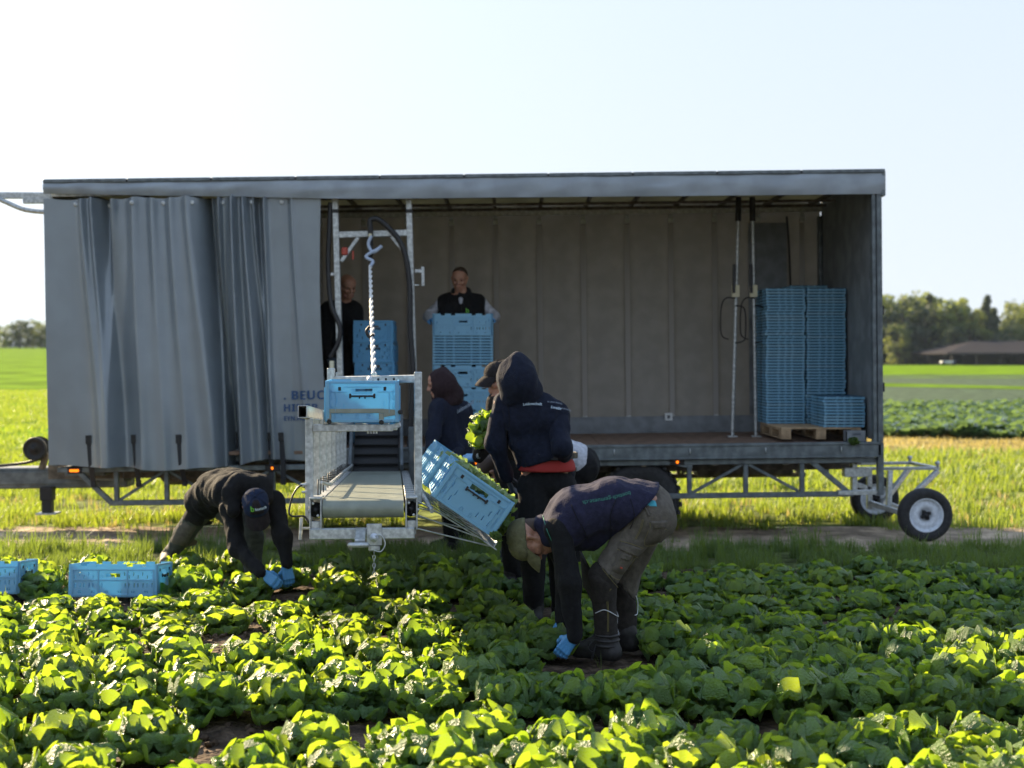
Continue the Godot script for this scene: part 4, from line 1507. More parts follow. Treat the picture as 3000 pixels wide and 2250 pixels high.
func crate_shape(o: Node3D, body: Material) -> void:
	# long axis x 0.60, short axis z 0.40, height 0.225; origin at the middle of the base
	var W := 0.60
	var D := 0.40
	var H := 0.225
	var T := 0.010
	for side in [0, 1]:
		var s := mb()
		var holes := []
		for k in 5:   # notches in the rim
			if k != 2:
				holes.append(Rect2(0.075 + k * 0.105, H - 0.018, 0.045, 0.03))
		holes.append(Rect2(0.25, 0.135, 0.10, 0.026))
		for k in 18:
			var x := 0.035 + k * 0.031
			if absf(x - 0.30) < 0.075:
				continue
			holes.append(Rect2(x, 0.125 + 0.02 * (k % 2), 0.007, 0.024))
			holes.append(Rect2(x + 0.005 * (k % 2), 0.065, 0.007, 0.030))
		for k in 6:
			holes.append(Rect2(0.06 + k * 0.092, 0.028, 0.008, 0.016))
			holes.append(Rect2(0.075 + k * 0.092, 0.028, 0.008, 0.016))
		var xf := Transform3D(Basis(), Vector3(-W / 2, 0, D / 2)) if side == 0 else Transform3D(Basis(Vector3.UP, PI), Vector3(W / 2, 0, -D / 2))
		panel(s, xf, W, H, T, holes)
		for y in [0.012, 0.115, 0.185]:
			box(s, xf * Vector3(W / 2, y, 0.003), Vector3(W - 0.04, 0.007, 0.006), Basis(), 0.001)
		for x in [0.02, 0.2, 0.40, 0.58]:
			box(s, xf * Vector3(x, H * 0.44, 0.0032), Vector3(0.010, H * 0.8, 0.006), Basis(), 0.001)
		obj("side_wall", s, body, o)
	for side in [0, 1]:
		var s := mb()
		var holes := [Rect2(0.145, 0.152, 0.11, 0.030)]
		for h in [[0.060, 0.105], [0.035, 0.055], [0.098, 0.075], [0.085, 0.035], [0.26, 0.040], [0.315, 0.085], [0.34, 0.035], [0.295, 0.045], [0.35, 0.12]]:
			holes.append(Rect2(h[0], h[1], 0.006, 0.03))
		var b := Basis(Vector3.UP, PI / 2 if side == 0 else -PI / 2)
		var xf := Transform3D(b, Vector3(W / 2, 0, D / 2) if side == 0 else Vector3(-W / 2, 0, -D / 2))
		panel(s, xf, D, H, T, holes)
		var rib := func(x: float, y: float, w: float, h: float, pr := 0.004) -> void:
			box(s, xf * Vector3(x, y, pr * 0.5 + 0.0005), Vector3(w, h, pr), b, 0.001)
		rib.call(0.012, H / 2, 0.022, H - 0.002, 0.006)
		rib.call(D - 0.012, H / 2, 0.022, H - 0.002, 0.006)
		rib.call(D / 2, H - 0.008, D - 0.052, 0.014, 0.006)
		rib.call(D / 2, 0.008, D - 0.052, 0.014, 0.006)
		rib.call(0.075, 0.165, 0.09, 0.003, 0.004)
		rib.call(0.325, 0.165, 0.09, 0.003, 0.004)
		rib.call(0.055, 0.09, 0.003, 0.14, 0.004)
		rib.call(0.345, 0.09, 0.003, 0.14, 0.004)
		rib.call(D / 2, 0.192, 0.20, 0.003, 0.004)
		for x in [0.165, 0.225]:
			rib.call(x, 0.032, 0.003, 0.022, 0.004)
			rib.call(x + 0.014, 0.032, 0.003, 0.022, 0.004)
			rib.call(x + 0.007, 0.044, 0.011, 0.003, 0.004)
		for k in 9:
			for x in [0.032, D - 0.032]:
				var y := 0.045 + k * 0.014 + (0.012 if k > 4 else 0.0)
				rib.call(x, y - 0.004, 0.009, 0.0018, 0.003)
				rib.call(x, y + 0.004, 0.009, 0.0018, 0.003)
				rib.call(x - 0.004, y, 0.0018, 0.0062, 0.003)
				if k % 3 != 1:
					rib.call(x + 0.004, y, 0.0018, 0.0062, 0.003)
		var wall := obj("end_wall", s, body, o)
		s = mb()
		box(s, xf * Vector3(D / 2, 0.142, 0.006), Vector3(0.14, 0.010, 0.008), b, 0.002)
		for x in [0.135, 0.265]:
			box(s, xf * Vector3(x, 0.143, 0.0062), Vector3(0.012, 0.026, 0.010), b, 0.003)
		for x in [0.185, 0.215]:
			box(s, xf * Vector3(x, 0.133, 0.0061), Vector3(0.008, 0.009, 0.009), b, 0.002)
		obj("latch", s, M.black_plastic, wall)
		s = mb()
		for x in [0.078, 0.322]:
			box(s, xf * Vector3(x, 0.182, 0.003), Vector3(0.015, 0.020, 0.005), b, 0.001)
		obj("clip_window", s, M.black_plastic, wall)
	var s := mb()
	var slots := []
	for i in 9:
		for j in 6:
			slots.append(Rect2(0.045 + i * 0.058, 0.035 + j * 0.058, 0.034, 0.034))
	panel(s, Transform3D(Basis(Vector3(1, 0, 0), -PI / 2), Vector3(-W / 2 + T, 0.012, D / 2 - T)), W - 2 * T, D - 2 * T, 0.010, slots)
	obj("base_grid", s, body, o)


func crate(label: String, at: Transform3D, group: String, dark := false) -> Node3D:
	var c := dup(crate_proto, "plastic_crate", label, at, group)
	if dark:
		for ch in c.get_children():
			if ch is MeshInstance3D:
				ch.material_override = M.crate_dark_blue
	return c


func make_crates() -> void:
	crate_proto = Node3D.new()
	crate_proto.name = "plastic_crate"
	crate_shape(crate_proto, M.crate_blue)
	crate_proto.set_meta("category", "crate")
	var end_on := Basis(Vector3.UP, -PI / 2)   # an end wall faces the camera
	var yaw := Basis(Vector3.UP, 0.08)
	crate("light blue plastic crate with black latch riding on the conveyor's top rack", Transform3D(yaw * end_on, Vector3(-0.835, 1.343, -8.0)), "crates on the conveyor")
	var tilt := yaw * Basis(Vector3(0, 0, 1), -0.61)
	var labels := ["tilted blue crate full of lettuce at the conveyor's right, nearest the camera", "tilted blue crate behind the nearest one on the conveyor's side shelf", "third tilted blue crate, farthest back on the conveyor's side shelf"]
	for i in 3:
		var mid: Vector3 = [Vector3(-0.235, 0.918, -8.05), Vector3(-0.325, 0.925, -8.70), Vector3(-0.40, 0.93, -9.34)][i]
		crate(labels[i], Transform3D(tilt * end_on, mid - tilt * Vector3(0, 0.112, 0)), "crates on the conveyor")
	crate("light blue crate standing among the lettuces left of the bending man", Transform3D(Basis(Vector3.UP, -0.02) * Basis(Vector3(1, 0, 0), -0.10), Vector3(-2.735, 0.03, -9.92)), "crates in the field")
	crate("light blue crate cut off by the photo's left edge", Transform3D(Basis(Vector3.UP, 0.02) * Basis(Vector3(1, 0, 0), -0.10), Vector3(-3.70, 0.045, -9.95)), "crates in the field")
	# stack of crates inside, behind the conveyor
	var names_left := ["lowest", "second", "third", "fourth", "fifth", "topmost"]
	for i in 6:
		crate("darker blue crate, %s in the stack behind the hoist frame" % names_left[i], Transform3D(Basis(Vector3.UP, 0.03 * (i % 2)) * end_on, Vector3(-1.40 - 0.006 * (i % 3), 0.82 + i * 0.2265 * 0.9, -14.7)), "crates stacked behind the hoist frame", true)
	# centre stack, before the man in the vest
	make_pallet("low wooden pallet under the middle crate stack", Vector3(-0.50, 0.826, -14.75), 0.62, 0.5)
	var pal := 0.826 + 0.105
	for i in 3:
		crate("blue crate, %s from the bottom of the middle stack in the trailer" % ["first", "second", "third"][i], Transform3D(Basis(), Vector3(-0.50, pal + i * 0.227, -14.62)), "crates of the middle stack")
	var s := mb()
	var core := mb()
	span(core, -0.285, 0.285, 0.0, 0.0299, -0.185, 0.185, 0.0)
	span(s, -0.30, 0.30, 0.004, 0.0205, -0.20, 0.20, 0.003)
	for x in [-0.29, -0.18, -0.09, 0.09, 0.18, 0.29]:
		for z in [-0.203, 0.203]:
			box(s, Vector3(x, 0.0135, z), Vector3(0.018, 0.024, 0.006), Basis(), 0.0)
	for z in [-0.19, -0.07, 0.0, 0.07, 0.19]:
		for x in [-0.303, 0.303]:
			box(s, Vector3(x, 0.0135, z), Vector3(0.006, 0.024, 0.022), Basis(), 0.0)
	s.generate_normals()
	folded_proto = MeshInstance3D.new()
	folded_proto.name = "folded_crate"
	folded_proto.mesh = s.commit()
	folded_proto.material_override = M.crate_blue
	folded_proto.set_meta("category", "crate")
	obj("gap_shade_core", core, M.crate_shade_blue, folded_proto)  # core coloured dark to paint shade into the gaps of the stacks
	for i in 10:
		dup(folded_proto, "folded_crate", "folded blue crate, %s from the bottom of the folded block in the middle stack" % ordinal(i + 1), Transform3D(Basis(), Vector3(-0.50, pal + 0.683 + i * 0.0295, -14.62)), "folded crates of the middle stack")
	crate("open blue crate on top of the middle stack, held by the man in the vest", Transform3D(Basis(), Vector3(-0.50, pal + 0.683 + 10 * 0.0295, -14.62)), "crates of the middle stack")
	# tall stacks of folded crates by the end wall
	make_pallet("wooden pallet under the tall stacks of folded crates by the end wall", Vector3(3.09, 0.872, -14.8), 0.80, 1.2)
	var base := 0.872 + 0.118
	var r := RandomNumberGenerator.new()
	r.seed = 5
	for e in [[2.885, -15.30, 46, "left tall stack by the end wall"], [3.315, -15.32, 46, "right tall stack by the end wall"], [3.26, -15.95, 48, "stack behind the two tall ones"], [3.325, -14.52, 10, "short stack before the tall ones"]]:
		for i in e[2]:
			var lab := "folded blue crate, %s from the bottom of the %s" % [ordinal(i + 1), e[3]]
			if i == e[2] - 1:
				lab = "topmost folded blue crate of the %s" % e[3]
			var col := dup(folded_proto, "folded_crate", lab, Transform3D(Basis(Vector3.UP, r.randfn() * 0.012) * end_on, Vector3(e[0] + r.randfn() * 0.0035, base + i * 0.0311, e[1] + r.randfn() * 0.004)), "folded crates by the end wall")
			col.scale = Vector3(1, 1.03, 1)
			if r.randf() < 0.3:
				col.material_override = M.crate_faded_blue


func make_pallet(label: String, at: Vector3, w: float, d: float) -> void:
	var p := thing("pallet", label, "pallet", at)
	var k := 0.118 / 0.144 if d > 1.0 else 0.105 / 0.144
	var n := 9 if d > 1.0 else 5
	for i in n:
		var s := mb()
		var z := lerpf(-d / 2 + 0.045, d / 2 - 0.045, float(i) / (n - 1))
		span(s, -w / 2, w / 2, 0.122 * k, 0.144 * k, z - 0.042, z + 0.042)
		obj("top_board", s, M.pallet_wood, p)
	for i in 3:
		var s := mb()
		var x := lerpf(-w / 2 + 0.05, w / 2 - 0.05, i / 2.0)
		span(s, x - 0.05, x + 0.05, 0.100 * k, 0.1215 * k, -d / 2, d / 2)
		obj("stringer", s, M.pallet_wood, p)
		s = mb()
		span(s, x - 0.05, x + 0.05, 0.0, 0.0215 * k, -d / 2, d / 2)
		obj("bottom_board", s, M.pallet_wood, p)
		for j in 3:
			s = mb()
			var z := lerpf(-d / 2 + 0.07, d / 2 - 0.07, j / 2.0)
			span(s, x - 0.05, x + 0.05, 0.022 * k, 0.0995 * k, z - 0.07, z + 0.07)
			obj("block", s, M.pallet_wood, p)


# ---------------------------------------------------------------- bodies: smooth joined tapered capsules, meshed as surface nets

# bones: [a, b, radius at a, radius at b]; opt: cuts (Plane, kept on its under side), holes (bones taken away), amp (fold depth)
func skin_mesh(bones: Array, k: float, cell: float, opt := {}) -> ArrayMesh:
	var cuts: Array = opt.get("cuts", [])
	var holes: Array = opt.get("holes", [])
	var amp: float = opt.get("amp", 0.0)
	var stretch: Vector3 = opt.get("stretch", Vector3(1, 0.45, 1))
	var lo := Vector3.INF
	var hi := -Vector3.INF
	for b in bones:
		var r: float = maxf(b[2], b[3]) + k * 0.3 + amp + cell * 2.0
		lo = lo.min(b[0] - Vector3.ONE * r).min(b[1] - Vector3.ONE * r)
		hi = hi.max(b[0] + Vector3.ONE * r).max(b[1] + Vector3.ONE * r)
	var nx := int((hi.x - lo.x) / cell) + 2
	var ny := int((hi.y - lo.y) / cell) + 2
	var nz := int((hi.z - lo.z) / cell) + 2
	var val := PackedFloat32Array()
	val.resize(nx * ny * nz)
	val.fill(1.0)
	var B := 5
	var hd := B * cell * 0.8661
	var active := []
	for bz in range(0, nz, B):
		for by in range(0, ny, B):
			for bx in range(0, nx, B):
				var c := lo + Vector3(bx + (B - 1) * 0.5, by + (B - 1) * 0.5, bz + (B - 1) * 0.5) * cell
				var dmin := 1e9
				var dist := PackedFloat32Array()
				for b in bones:
					var ba: Vector3 = b[1] - b[0]
					var t := clampf((c - b[0]).dot(ba) / maxf(ba.length_squared(), 1e-9), 0.0, 1.0)
					var d: float = c.distance_to(b[0] + ba * t) - lerpf(b[2], b[3], t)
					dist.append(d)
					dmin = minf(dmin, d)
				if dmin > hd + k * 0.5 + amp:
					continue
				if dmin < -hd - amp - 0.01 and cuts.is_empty() and holes.is_empty():
					for z in range(bz, mini(bz + B, nz)):
						for y in range(by, mini(by + B, ny)):
							for x in range(bx, mini(bx + B, nx)):
								val[x + nx * (y + ny * z)] = -1.0
					continue
				active.append(Vector3i(bx, by, bz))
				var near := []
				for i in bones.size():
					if dist[i] < dmin + 2.0 * hd + k:
						var b = bones[i]
						var ba: Vector3 = b[1] - b[0]
						near.append([b[0], ba, 1.0 / maxf(ba.length_squared(), 1e-9), b[2], b[3] - b[2]])
				for z in range(bz, mini(bz + B, nz)):
					for y in range(by, mini(by + B, ny)):
						for x in range(bx, mini(bx + B, nx)):
							var p := lo + Vector3(x, y, z) * cell
							var d := 1e9
							for b in near:
								var pa: Vector3 = p - b[0]
								var t := clampf(pa.dot(b[1]) * b[2], 0.0, 1.0)
								var e: float = (pa - b[1] * t).length() - b[3] - b[4] * t
								var h := k - absf(d - e)
								d = minf(d, e)
								if h > 0.0:
									d -= h * h / (4.0 * k)
							if amp > 0.0:
								var q := p * stretch
								var w := fold_noise.get_noise_3dv(q)
								d += amp * (absf(w) * 2.2 - 0.5) + amp * 0.8 * fold_noise.get_noise_3dv(q * 2.7)
							for b in holes:
								var ba: Vector3 = b[1] - b[0]
								var t := clampf((p - b[0]).dot(ba) / maxf(ba.length_squared(), 1e-9), 0.0, 1.0)
								d = maxf(d, lerpf(b[2], b[3], t) - p.distance_to(b[0] + ba * t))
							for pl in cuts:
								d = maxf(d, pl.distance_to(p))
							val[x + nx * (y + ny * z)] = d
	var cells := PackedInt32Array()
	cells.resize(nx * ny * nz)
	cells.fill(-1)
	var verts := PackedVector3Array()
	var norms := PackedVector3Array()
	var where := PackedInt32Array()
	var sx := 1
	var sy := nx
	var sz := nx * ny
	for a in active:
		for z in range(maxi(a.z - 1, 0), mini(a.z + B, nz - 1)):
			for y in range(maxi(a.y - 1, 0), mini(a.y + B, ny - 1)):
				for x in range(maxi(a.x - 1, 0), mini(a.x + B, nx - 1)):
					var i := x + sy * y + sz * z
					if cells[i] >= 0:
						continue
					var v0 := val[i]
					var v1 := val[i + sx]
					var v2 := val[i + sy]
					var v3 := val[i + sx + sy]
					var v4 := val[i + sz]
					var v5 := val[i + sx + sz]
					var v6 := val[i + sy + sz]
					var v7 := val[i + sx + sy + sz]
					var neg := int(v0 < 0) + int(v1 < 0) + int(v2 < 0) + int(v3 < 0) + int(v4 < 0) + int(v5 < 0) + int(v6 < 0) + int(v7 < 0)
					if neg == 0 or neg == 8:
						continue
					var sum := Vector3.ZERO
					var cnt := 0
					var e: Array[Vector4] = [Vector4(0, 0, 0, v0), Vector4(1, 0, 0, v1), Vector4(0, 1, 0, v2), Vector4(1, 1, 0, v3), Vector4(0, 0, 1, v4), Vector4(1, 0, 1, v5), Vector4(0, 1, 1, v6), Vector4(1, 1, 1, v7)]
					for m in [[0, 1], [2, 3], [4, 5], [6, 7], [0, 2], [1, 3], [4, 6], [5, 7], [0, 4], [1, 5], [2, 6], [3, 7]]:
						var p := e[m[0]]
						var q := e[m[1]]
						if (p.w < 0) != (q.w < 0):
							var t := p.w / (p.w - q.w)
							sum += Vector3(p.x, p.y, p.z).lerp(Vector3(q.x, q.y, q.z), t)
							cnt += 1
					cells[i] = verts.size()
					where.append(i)
					verts.append(lo + (Vector3(x, y, z) + sum / cnt) * cell)
					norms.append(Vector3(v1 + v3 + v5 + v7 - v0 - v2 - v4 - v6, v2 + v3 + v6 + v7 - v0 - v1 - v4 - v5, v4 + v5 + v6 + v7 - v0 - v1 - v2 - v3).normalized())
	var idx := PackedInt32Array()
	for i in where:
		# edges that start at this cell's lowest corner
		var inside := val[i] < 0
		for m in [[sx, sy, sz], [sy, sz, sx], [sz, sx, sy]]:
			if (val[i + m[0]] < 0) == inside or i < m[1] + m[2]:
				continue
			var a := cells[i]
			var b := cells[i - m[1]]
			var c := cells[i - m[1] - m[2]]
			var d := cells[i - m[2]]
			if b < 0 or c < 0 or d < 0:
				continue
			if inside:
				idx.append_array(PackedInt32Array([a, c, b, a, d, c]))
			else:
				idx.append_array(PackedInt32Array([a, b, c, a, c, d]))
	var arr := []
	arr.resize(Mesh.ARRAY_MAX)
	arr[Mesh.ARRAY_VERTEX] = verts
	arr[Mesh.ARRAY_NORMAL] = norms
	arr[Mesh.ARRAY_INDEX] = idx
	var mesh := ArrayMesh.new()
	mesh.add_surface_from_arrays(Mesh.PRIMITIVE_TRIANGLES, arr)
	return mesh


func field_at(bones: Array, k: float, p: Vector3) -> float:
	var d := 1e9
	for b in bones:
		var ba: Vector3 = b[1] - b[0]
		var t := clampf((p - b[0]).dot(ba) / maxf(ba.length_squared(), 1e-9), 0.0, 1.0)
		var e: float = p.distance_to(b[0] + ba * t) - lerpf(b[2], b[3], t)
		var h := k - absf(d - e)
		d = minf(d, e)
		if h > 0.0:
			d -= h * h / (4.0 * k)
	return d


# the point of the cloth that a ray from p along dir meets, lifted off it
func onto(bones: Array, k: float, p: Vector3, dir: Vector3, lift: float) -> Vector3:
	for i in 28:
		var d := field_at(bones, k, p) - lift
		p += dir * clampf(d, -0.03, 0.03)
		if absf(d) < 0.0008:
			break
	return p


# a flap of cloth laid on the body: four corners in space, pushed along dir onto the surface
func flap(bones: Array, k: float, q: Array, dir: Vector3, lift: float) -> SurfaceTool:
	var s := SurfaceTool.new()
	s.begin(Mesh.PRIMITIVE_TRIANGLES)
	s.set_smooth_group(1)
	var n := 8
	var g := []
	for i in n + 1:
		var row := []
		for j in n + 1:
			var u := float(i) / n
			var v := float(j) / n
			var p: Vector3 = q[0].lerp(q[1], u).lerp(q[3].lerp(q[2], u), v)
			var edge := i == 0 or j == 0 or i == n or j == n
			row.append(onto(bones, k, p, dir, -0.004 if edge else lift))
		g.append(row)
	for i in n:
		for j in n:
			quad(s, g[i][j], g[i + 1][j], g[i + 1][j + 1], g[i][j + 1])
	return s


func seam(bones: Array, k: float, pts: Array, dir: Vector3, r: float, lift := 0.004) -> SurfaceTool:
	var s := mb()
	var c := curve(pts, 7)
	for i in c.size():
		c[i] = onto(bones, k, c[i], dir, lift)
	tube(s, c, r, 5)
	return s


func turned(fwd: Vector3, up: Vector3) -> Basis:   # y up, z forward
	up = up.normalized()
	fwd = (fwd - up * fwd.dot(up)).normalized()
	return Basis(up.cross(fwd), up, fwd)


func make_head() -> void:
	var b := []
	b.append([Vector3(0, 0.030, -0.035), Vector3(0, 0.035, 0.022), 0.080, 0.074])
	b.append([Vector3(0, -0.005, 0.035), Vector3(0, -0.080, 0.052), 0.058, 0.038])
	for s in [-1.0, 1.0]:
		b.append([Vector3(0.052 * s, -0.045, 0.005), Vector3(0.020 * s, -0.094, 0.058), 0.026, 0.022])
		b.append([Vector3(0.038 * s, -0.030, 0.068), Vector3(0.045 * s, -0.03, 0.04), 0.022, 0.026])
		b.append([Vector3(0.016 * s, 0.016, 0.091), Vector3(0.044 * s, 0.014, 0.078), 0.010, 0.010])
		b.append([Vector3(0.076 * s, 0.018, -0.012), Vector3(0.081 * s, 0.005, -0.020), 0.008, 0.010])
		b.append([Vector3(0.081 * s, 0.005, -0.020), Vector3(0.074 * s, -0.030, -0.004), 0.010, 0.008])
		b.append([Vector3(0.010 * s, -0.034, 0.100), Vector3(0.012 * s, -0.036, 0.096), 0.0085, 0.008])
	b.append([Vector3(0, 0.004, 0.094), Vector3(0, -0.030, 0.114), 0.009, 0.011])
	b.append([Vector3(-0.014, -0.062, 0.089), Vector3(0.014, -0.062, 0.089), 0.008, 0.008])
	b.append([Vector3(-0.012, -0.072, 0.087), Vector3(0.012, -0.072, 0.087), 0.008, 0.008])
	b.append([Vector3(0, -0.098, 0.074), Vector3(0, -0.10, 0.070), 0.018, 0.018])
	b.append([Vector3(0, -0.05, -0.018), Vector3(0, -0.12, -0.030), 0.053, 0.052])
	var h := []
	for s in [-1.0, 1.0]:
		h.append([Vector3(0.033 * s, -0.002, 0.100), Vector3(0.036 * s, -0.003, 0.096), 0.013, 0.013])
	mesh_head = skin_mesh(b, 0.014, 0.0045, {"holes": h})


# x along the fingers, y the back of the hand, z the thumb's side (side = -1 mirrors it)
func make_hand(side: float) -> ArrayMesh:
	var b := []
	for i in 4:
		var z: float = [0.030, 0.010, -0.010, -0.029][i] * side
		b.append([Vector3(-0.015, 0, z * 0.65), Vector3(0.085, 0.004, z), 0.017, 0.0125])
		var l: float = [0.072, 0.082, 0.076, 0.060][i]
		var a := Vector3(0.088, 0.003, z)
		var curl: float = [0.45, 0.5, 0.55, 0.65][i]
		var dir := Vector3(cos(curl * 0.6), -sin(curl * 0.6), z * 1.2).normalized()
		var c := a + dir * l * 0.45
		b.append([a, c, 0.0105, 0.0095])
		dir = Vector3(cos(curl * 1.7), -sin(curl * 1.7), z).normalized()
		var e := c + dir * l * 0.32
		b.append([c, e, 0.0095, 0.009])
		dir = Vector3(cos(curl * 2.6), -sin(curl * 2.6), 0).normalized()
		b.append([e, e + dir * l * 0.24, 0.009, 0.0075])
	b.append([Vector3(0.015, -0.006, 0.020 * side), Vector3(0.045, -0.018, 0.050 * side), 0.016, 0.013])
	b.append([Vector3(0.045, -0.018, 0.050 * side), Vector3(0.075, -0.030, 0.054 * side), 0.0115, 0.0105])
	b.append([Vector3(0.075, -0.030, 0.054 * side), Vector3(0.098, -0.042, 0.046 * side), 0.0105, 0.008])
	b.append([Vector3(-0.035, 0, 0), Vector3(0.0, 0, 0), 0.030, 0.026])
	return skin_mesh(b, 0.010, 0.0042)


func sleeves(J: Dictionary, ru: float, rf: float, rw: float, ext := 0.0) -> Array:
	var out := []
	for s in ["l", "r"]:
		var w: Vector3 = J["wr" + s]
		var e: Vector3 = J["el" + s]
		out.append([J["sh" + s], e, ru, rf])
		out.append([e, w + (w - e).normalized() * ext, rf, rw])
	return out


func torso(J: Dictionary, r: float, wide := 1.0) -> Array:
	var lat: Vector3 = (J.shl - J.shr) * 0.5
	var hlat: Vector3 = (J.hil - J.hir) * 0.5
	var b := []
	for s in [-1.0, 1.0]:
		b.append([J.chest + lat * 0.62 * s * wide, J.belly + (lat * 0.30 + hlat * 0.5) * s * wide, r * 0.92, r * 0.88])
		b.append([J.belly + (lat * 0.30 + hlat * 0.5) * s * wide, J.pelvis + hlat * 0.95 * s, r * 0.88, r * 0.95])
		b.append([J.neck.lerp(J.chest, 0.35) + lat * 0.25 * s, J["shl" if s > 0 else "shr"], 0.062, 0.068])
	b.append([J.neck, J.chest, 0.062, r * 0.95])
	b.append([J.chest, J.belly, r * 0.95, r * 0.9])
	b.append([J.belly, J.pelvis, r * 0.9, r])
	return b


func legs(J: Dictionary, rp: float, rt: float, rk: float, ra: float) -> Array:
	var b := []
	for s in ["l", "r"]:
		b.append([J["hi" + s], J["kn" + s], rt, rk])
		b.append([J["kn" + s], J["an" + s], rk, ra])
		b.append([J.pelvis, J["hi" + s], rp, rp * 0.95])
	return b


func boots(J: Dictionary, s: String, shaft: float) -> Array:
	var an: Vector3 = J["an" + s]
	var kn: Vector3 = J["kn" + s]
	var to: Vector3 = J["to" + s]
	var fwd := Vector3(to.x - an.x, 0, to.z - an.z).normalized()
	var ground: float = minf(to.y, an.y) - 0.03
	var heel := Vector3(an.x, ground + 0.045, an.z) - fwd * 0.035
	var toe := Vector3(an.x, ground + 0.038, an.z) + fwd * 0.165
	return [[an + (kn - an).normalized() * shaft, an, 0.062, 0.056], [an, heel, 0.054, 0.048], [heel, toe, 0.048, 0.042], [an, toe, 0.052, 0.040]]


func person(called: String, label: String, base: Vector3, J: Dictionary, o: Dictionary) -> Node3D:
	var p := thing(called, label, "person", base)
	var cell: float = o.get("cell", 0.014)
	var r: float = o.get("r", 0.135)
	# the body under the clothes, with the head, as one mesh
	var hb := turned(o.fwd, o.up)
	var flesh := torso(J, r * 0.72)
	flesh.append_array(sleeves(J, 0.042, 0.036, 0.028))
	flesh.append_array(legs(J, 0.085, 0.065, 0.045, 0.035))
	flesh.append([J.neck, J.head - hb.y * 0.05, 0.055, 0.052])
	var st := SurfaceTool.new()
	st.begin(Mesh.PRIMITIVE_TRIANGLES)
	st.append_from(skin_mesh(flesh, 0.04, 0.024), 0, Transform3D())
	st.append_from(mesh_head, 0, Transform3D(hb, J.head))
	var body := MeshInstance3D.new()
	body.mesh = st.commit()
	body.material_override = M.skin
	put(body, "body", p)
	# clothes
	var tops := torso(J, r, o.get("wide", 1.0))
	tops.append_array(o.get("extra", []))
	var top_all := tops.duplicate()
	var arms := sleeves(J, o.get("ru", 0.066), o.get("rf", 0.055), 0.044)
	if o.has("sleeve_mat"):
		obj("sleeves", skin_mesh(arms, 0.03, cell, {"amp": 0.009}), o.sleeve_mat, p)
	else:
		top_all.append_array(arms)
	var cuts := [Plane((J.neck - J.chest).normalized(), J.neck + (J.neck - J.chest).normalized() * 0.055)] if not o.get("hood", false) else []
	if o.has("hem"):
		cuts.append(o.hem)
	obj(o.get("top_name", "jacket"), skin_mesh(top_all, 0.05, cell, {"amp": o.get("amp", 0.008), "cuts": cuts}), o.top, p)
	var lb := legs(J, r * 0.93, o.get("rt", 0.094), o.get("rk", 0.070), 0.062)
	lb.append_array(o.get("leg_extra", []))
	var leg_cuts := [o.waist] if o.has("waist") else []
	if o.has("leg_split"):
		var sp: Plane = o.leg_split
		obj("lower_legs", skin_mesh(lb, 0.04, cell, {"amp": 0.007, "cuts": leg_cuts + [Plane(-sp.normal, -sp.d)]}), o.low_mat, p)
		leg_cuts = leg_cuts + [Plane(sp.normal, sp.d + 0.004)]
	obj("trousers", skin_mesh(lb, 0.04, cell, {"amp": 0.007, "cuts": leg_cuts}), o.legs, p)
	for s in ["l", "r"]:
		var bb := boots(J, s, o.get("shaft", 0.08))
		var ground: float = minf(J["to" + s].y, J["an" + s].y) - 0.03
		obj("boot", skin_mesh(bb, 0.03, 0.011, {"cuts": [Plane(Vector3.DOWN, -ground)]}), o.get("boot_" + s, o.boot), p)
	for s in ["l", "r"]:
		var w: Vector3 = J["wr" + s]
		var dir: Vector3 = (J["hd" + s] - w).normalized()
		var back: Vector3 = o.get("back_" + s, Vector3(0, 0, 1))
		back = (back - dir * back.dot(dir)).normalized()
		var hb2 := Basis(dir, back, dir.cross(back))
		var mi := MeshInstance3D.new()
		mi.mesh = mesh_hand[o.get("side_" + s, 1.0 if s == "l" else -1.0)]
		mi.material_override = o.get("glove_" + s, o.glove)
		mi.transform = Transform3D(hb2, w + dir * 0.02)
		put(mi, "glove", p)
	p.set_meta("fields", [])
	p.remove_meta("fields")
	o["tops"] = top_all
	o["lb"] = lb
	o["hb"] = hb
	return p


func hood_mesh(J: Dictionary, hb: Basis, peak: float, cell: float) -> ArrayMesh:
	var h: Vector3 = J.head
	var f := hb.z
	var u := hb.y
	var b := [[h + u * 0.015 - f * 0.02, h - u * 0.03, 0.115, 0.110], [h + u * 0.055 - f * 0.03, h + u * (0.085 + peak * 0.5) - f * 0.055, 0.072, 0.030], [h - u * 0.05 - f * 0.035, J.neck - f * 0.06, 0.115, 0.108], [h - u * 0.03, J.neck + f * 0.04, 0.102, 0.085]]
	for s in [-1.0, 1.0]:
		b.append([J.neck - f * 0.04, J.neck + hb.x * 0.09 * s - u * 0.05 - f * 0.01, 0.07, 0.055])
	var face := [[h + f * 0.09 + u * 0.01, h + f * 0.20 + u * 0.01, 0.078, 0.088], [h + f * 0.09 - u * 0.06, h + f * 0.20 - u * 0.07, 0.068, 0.078]]
	return skin_mesh(b, 0.05, cell, {"amp": 0.007, "holes": face})


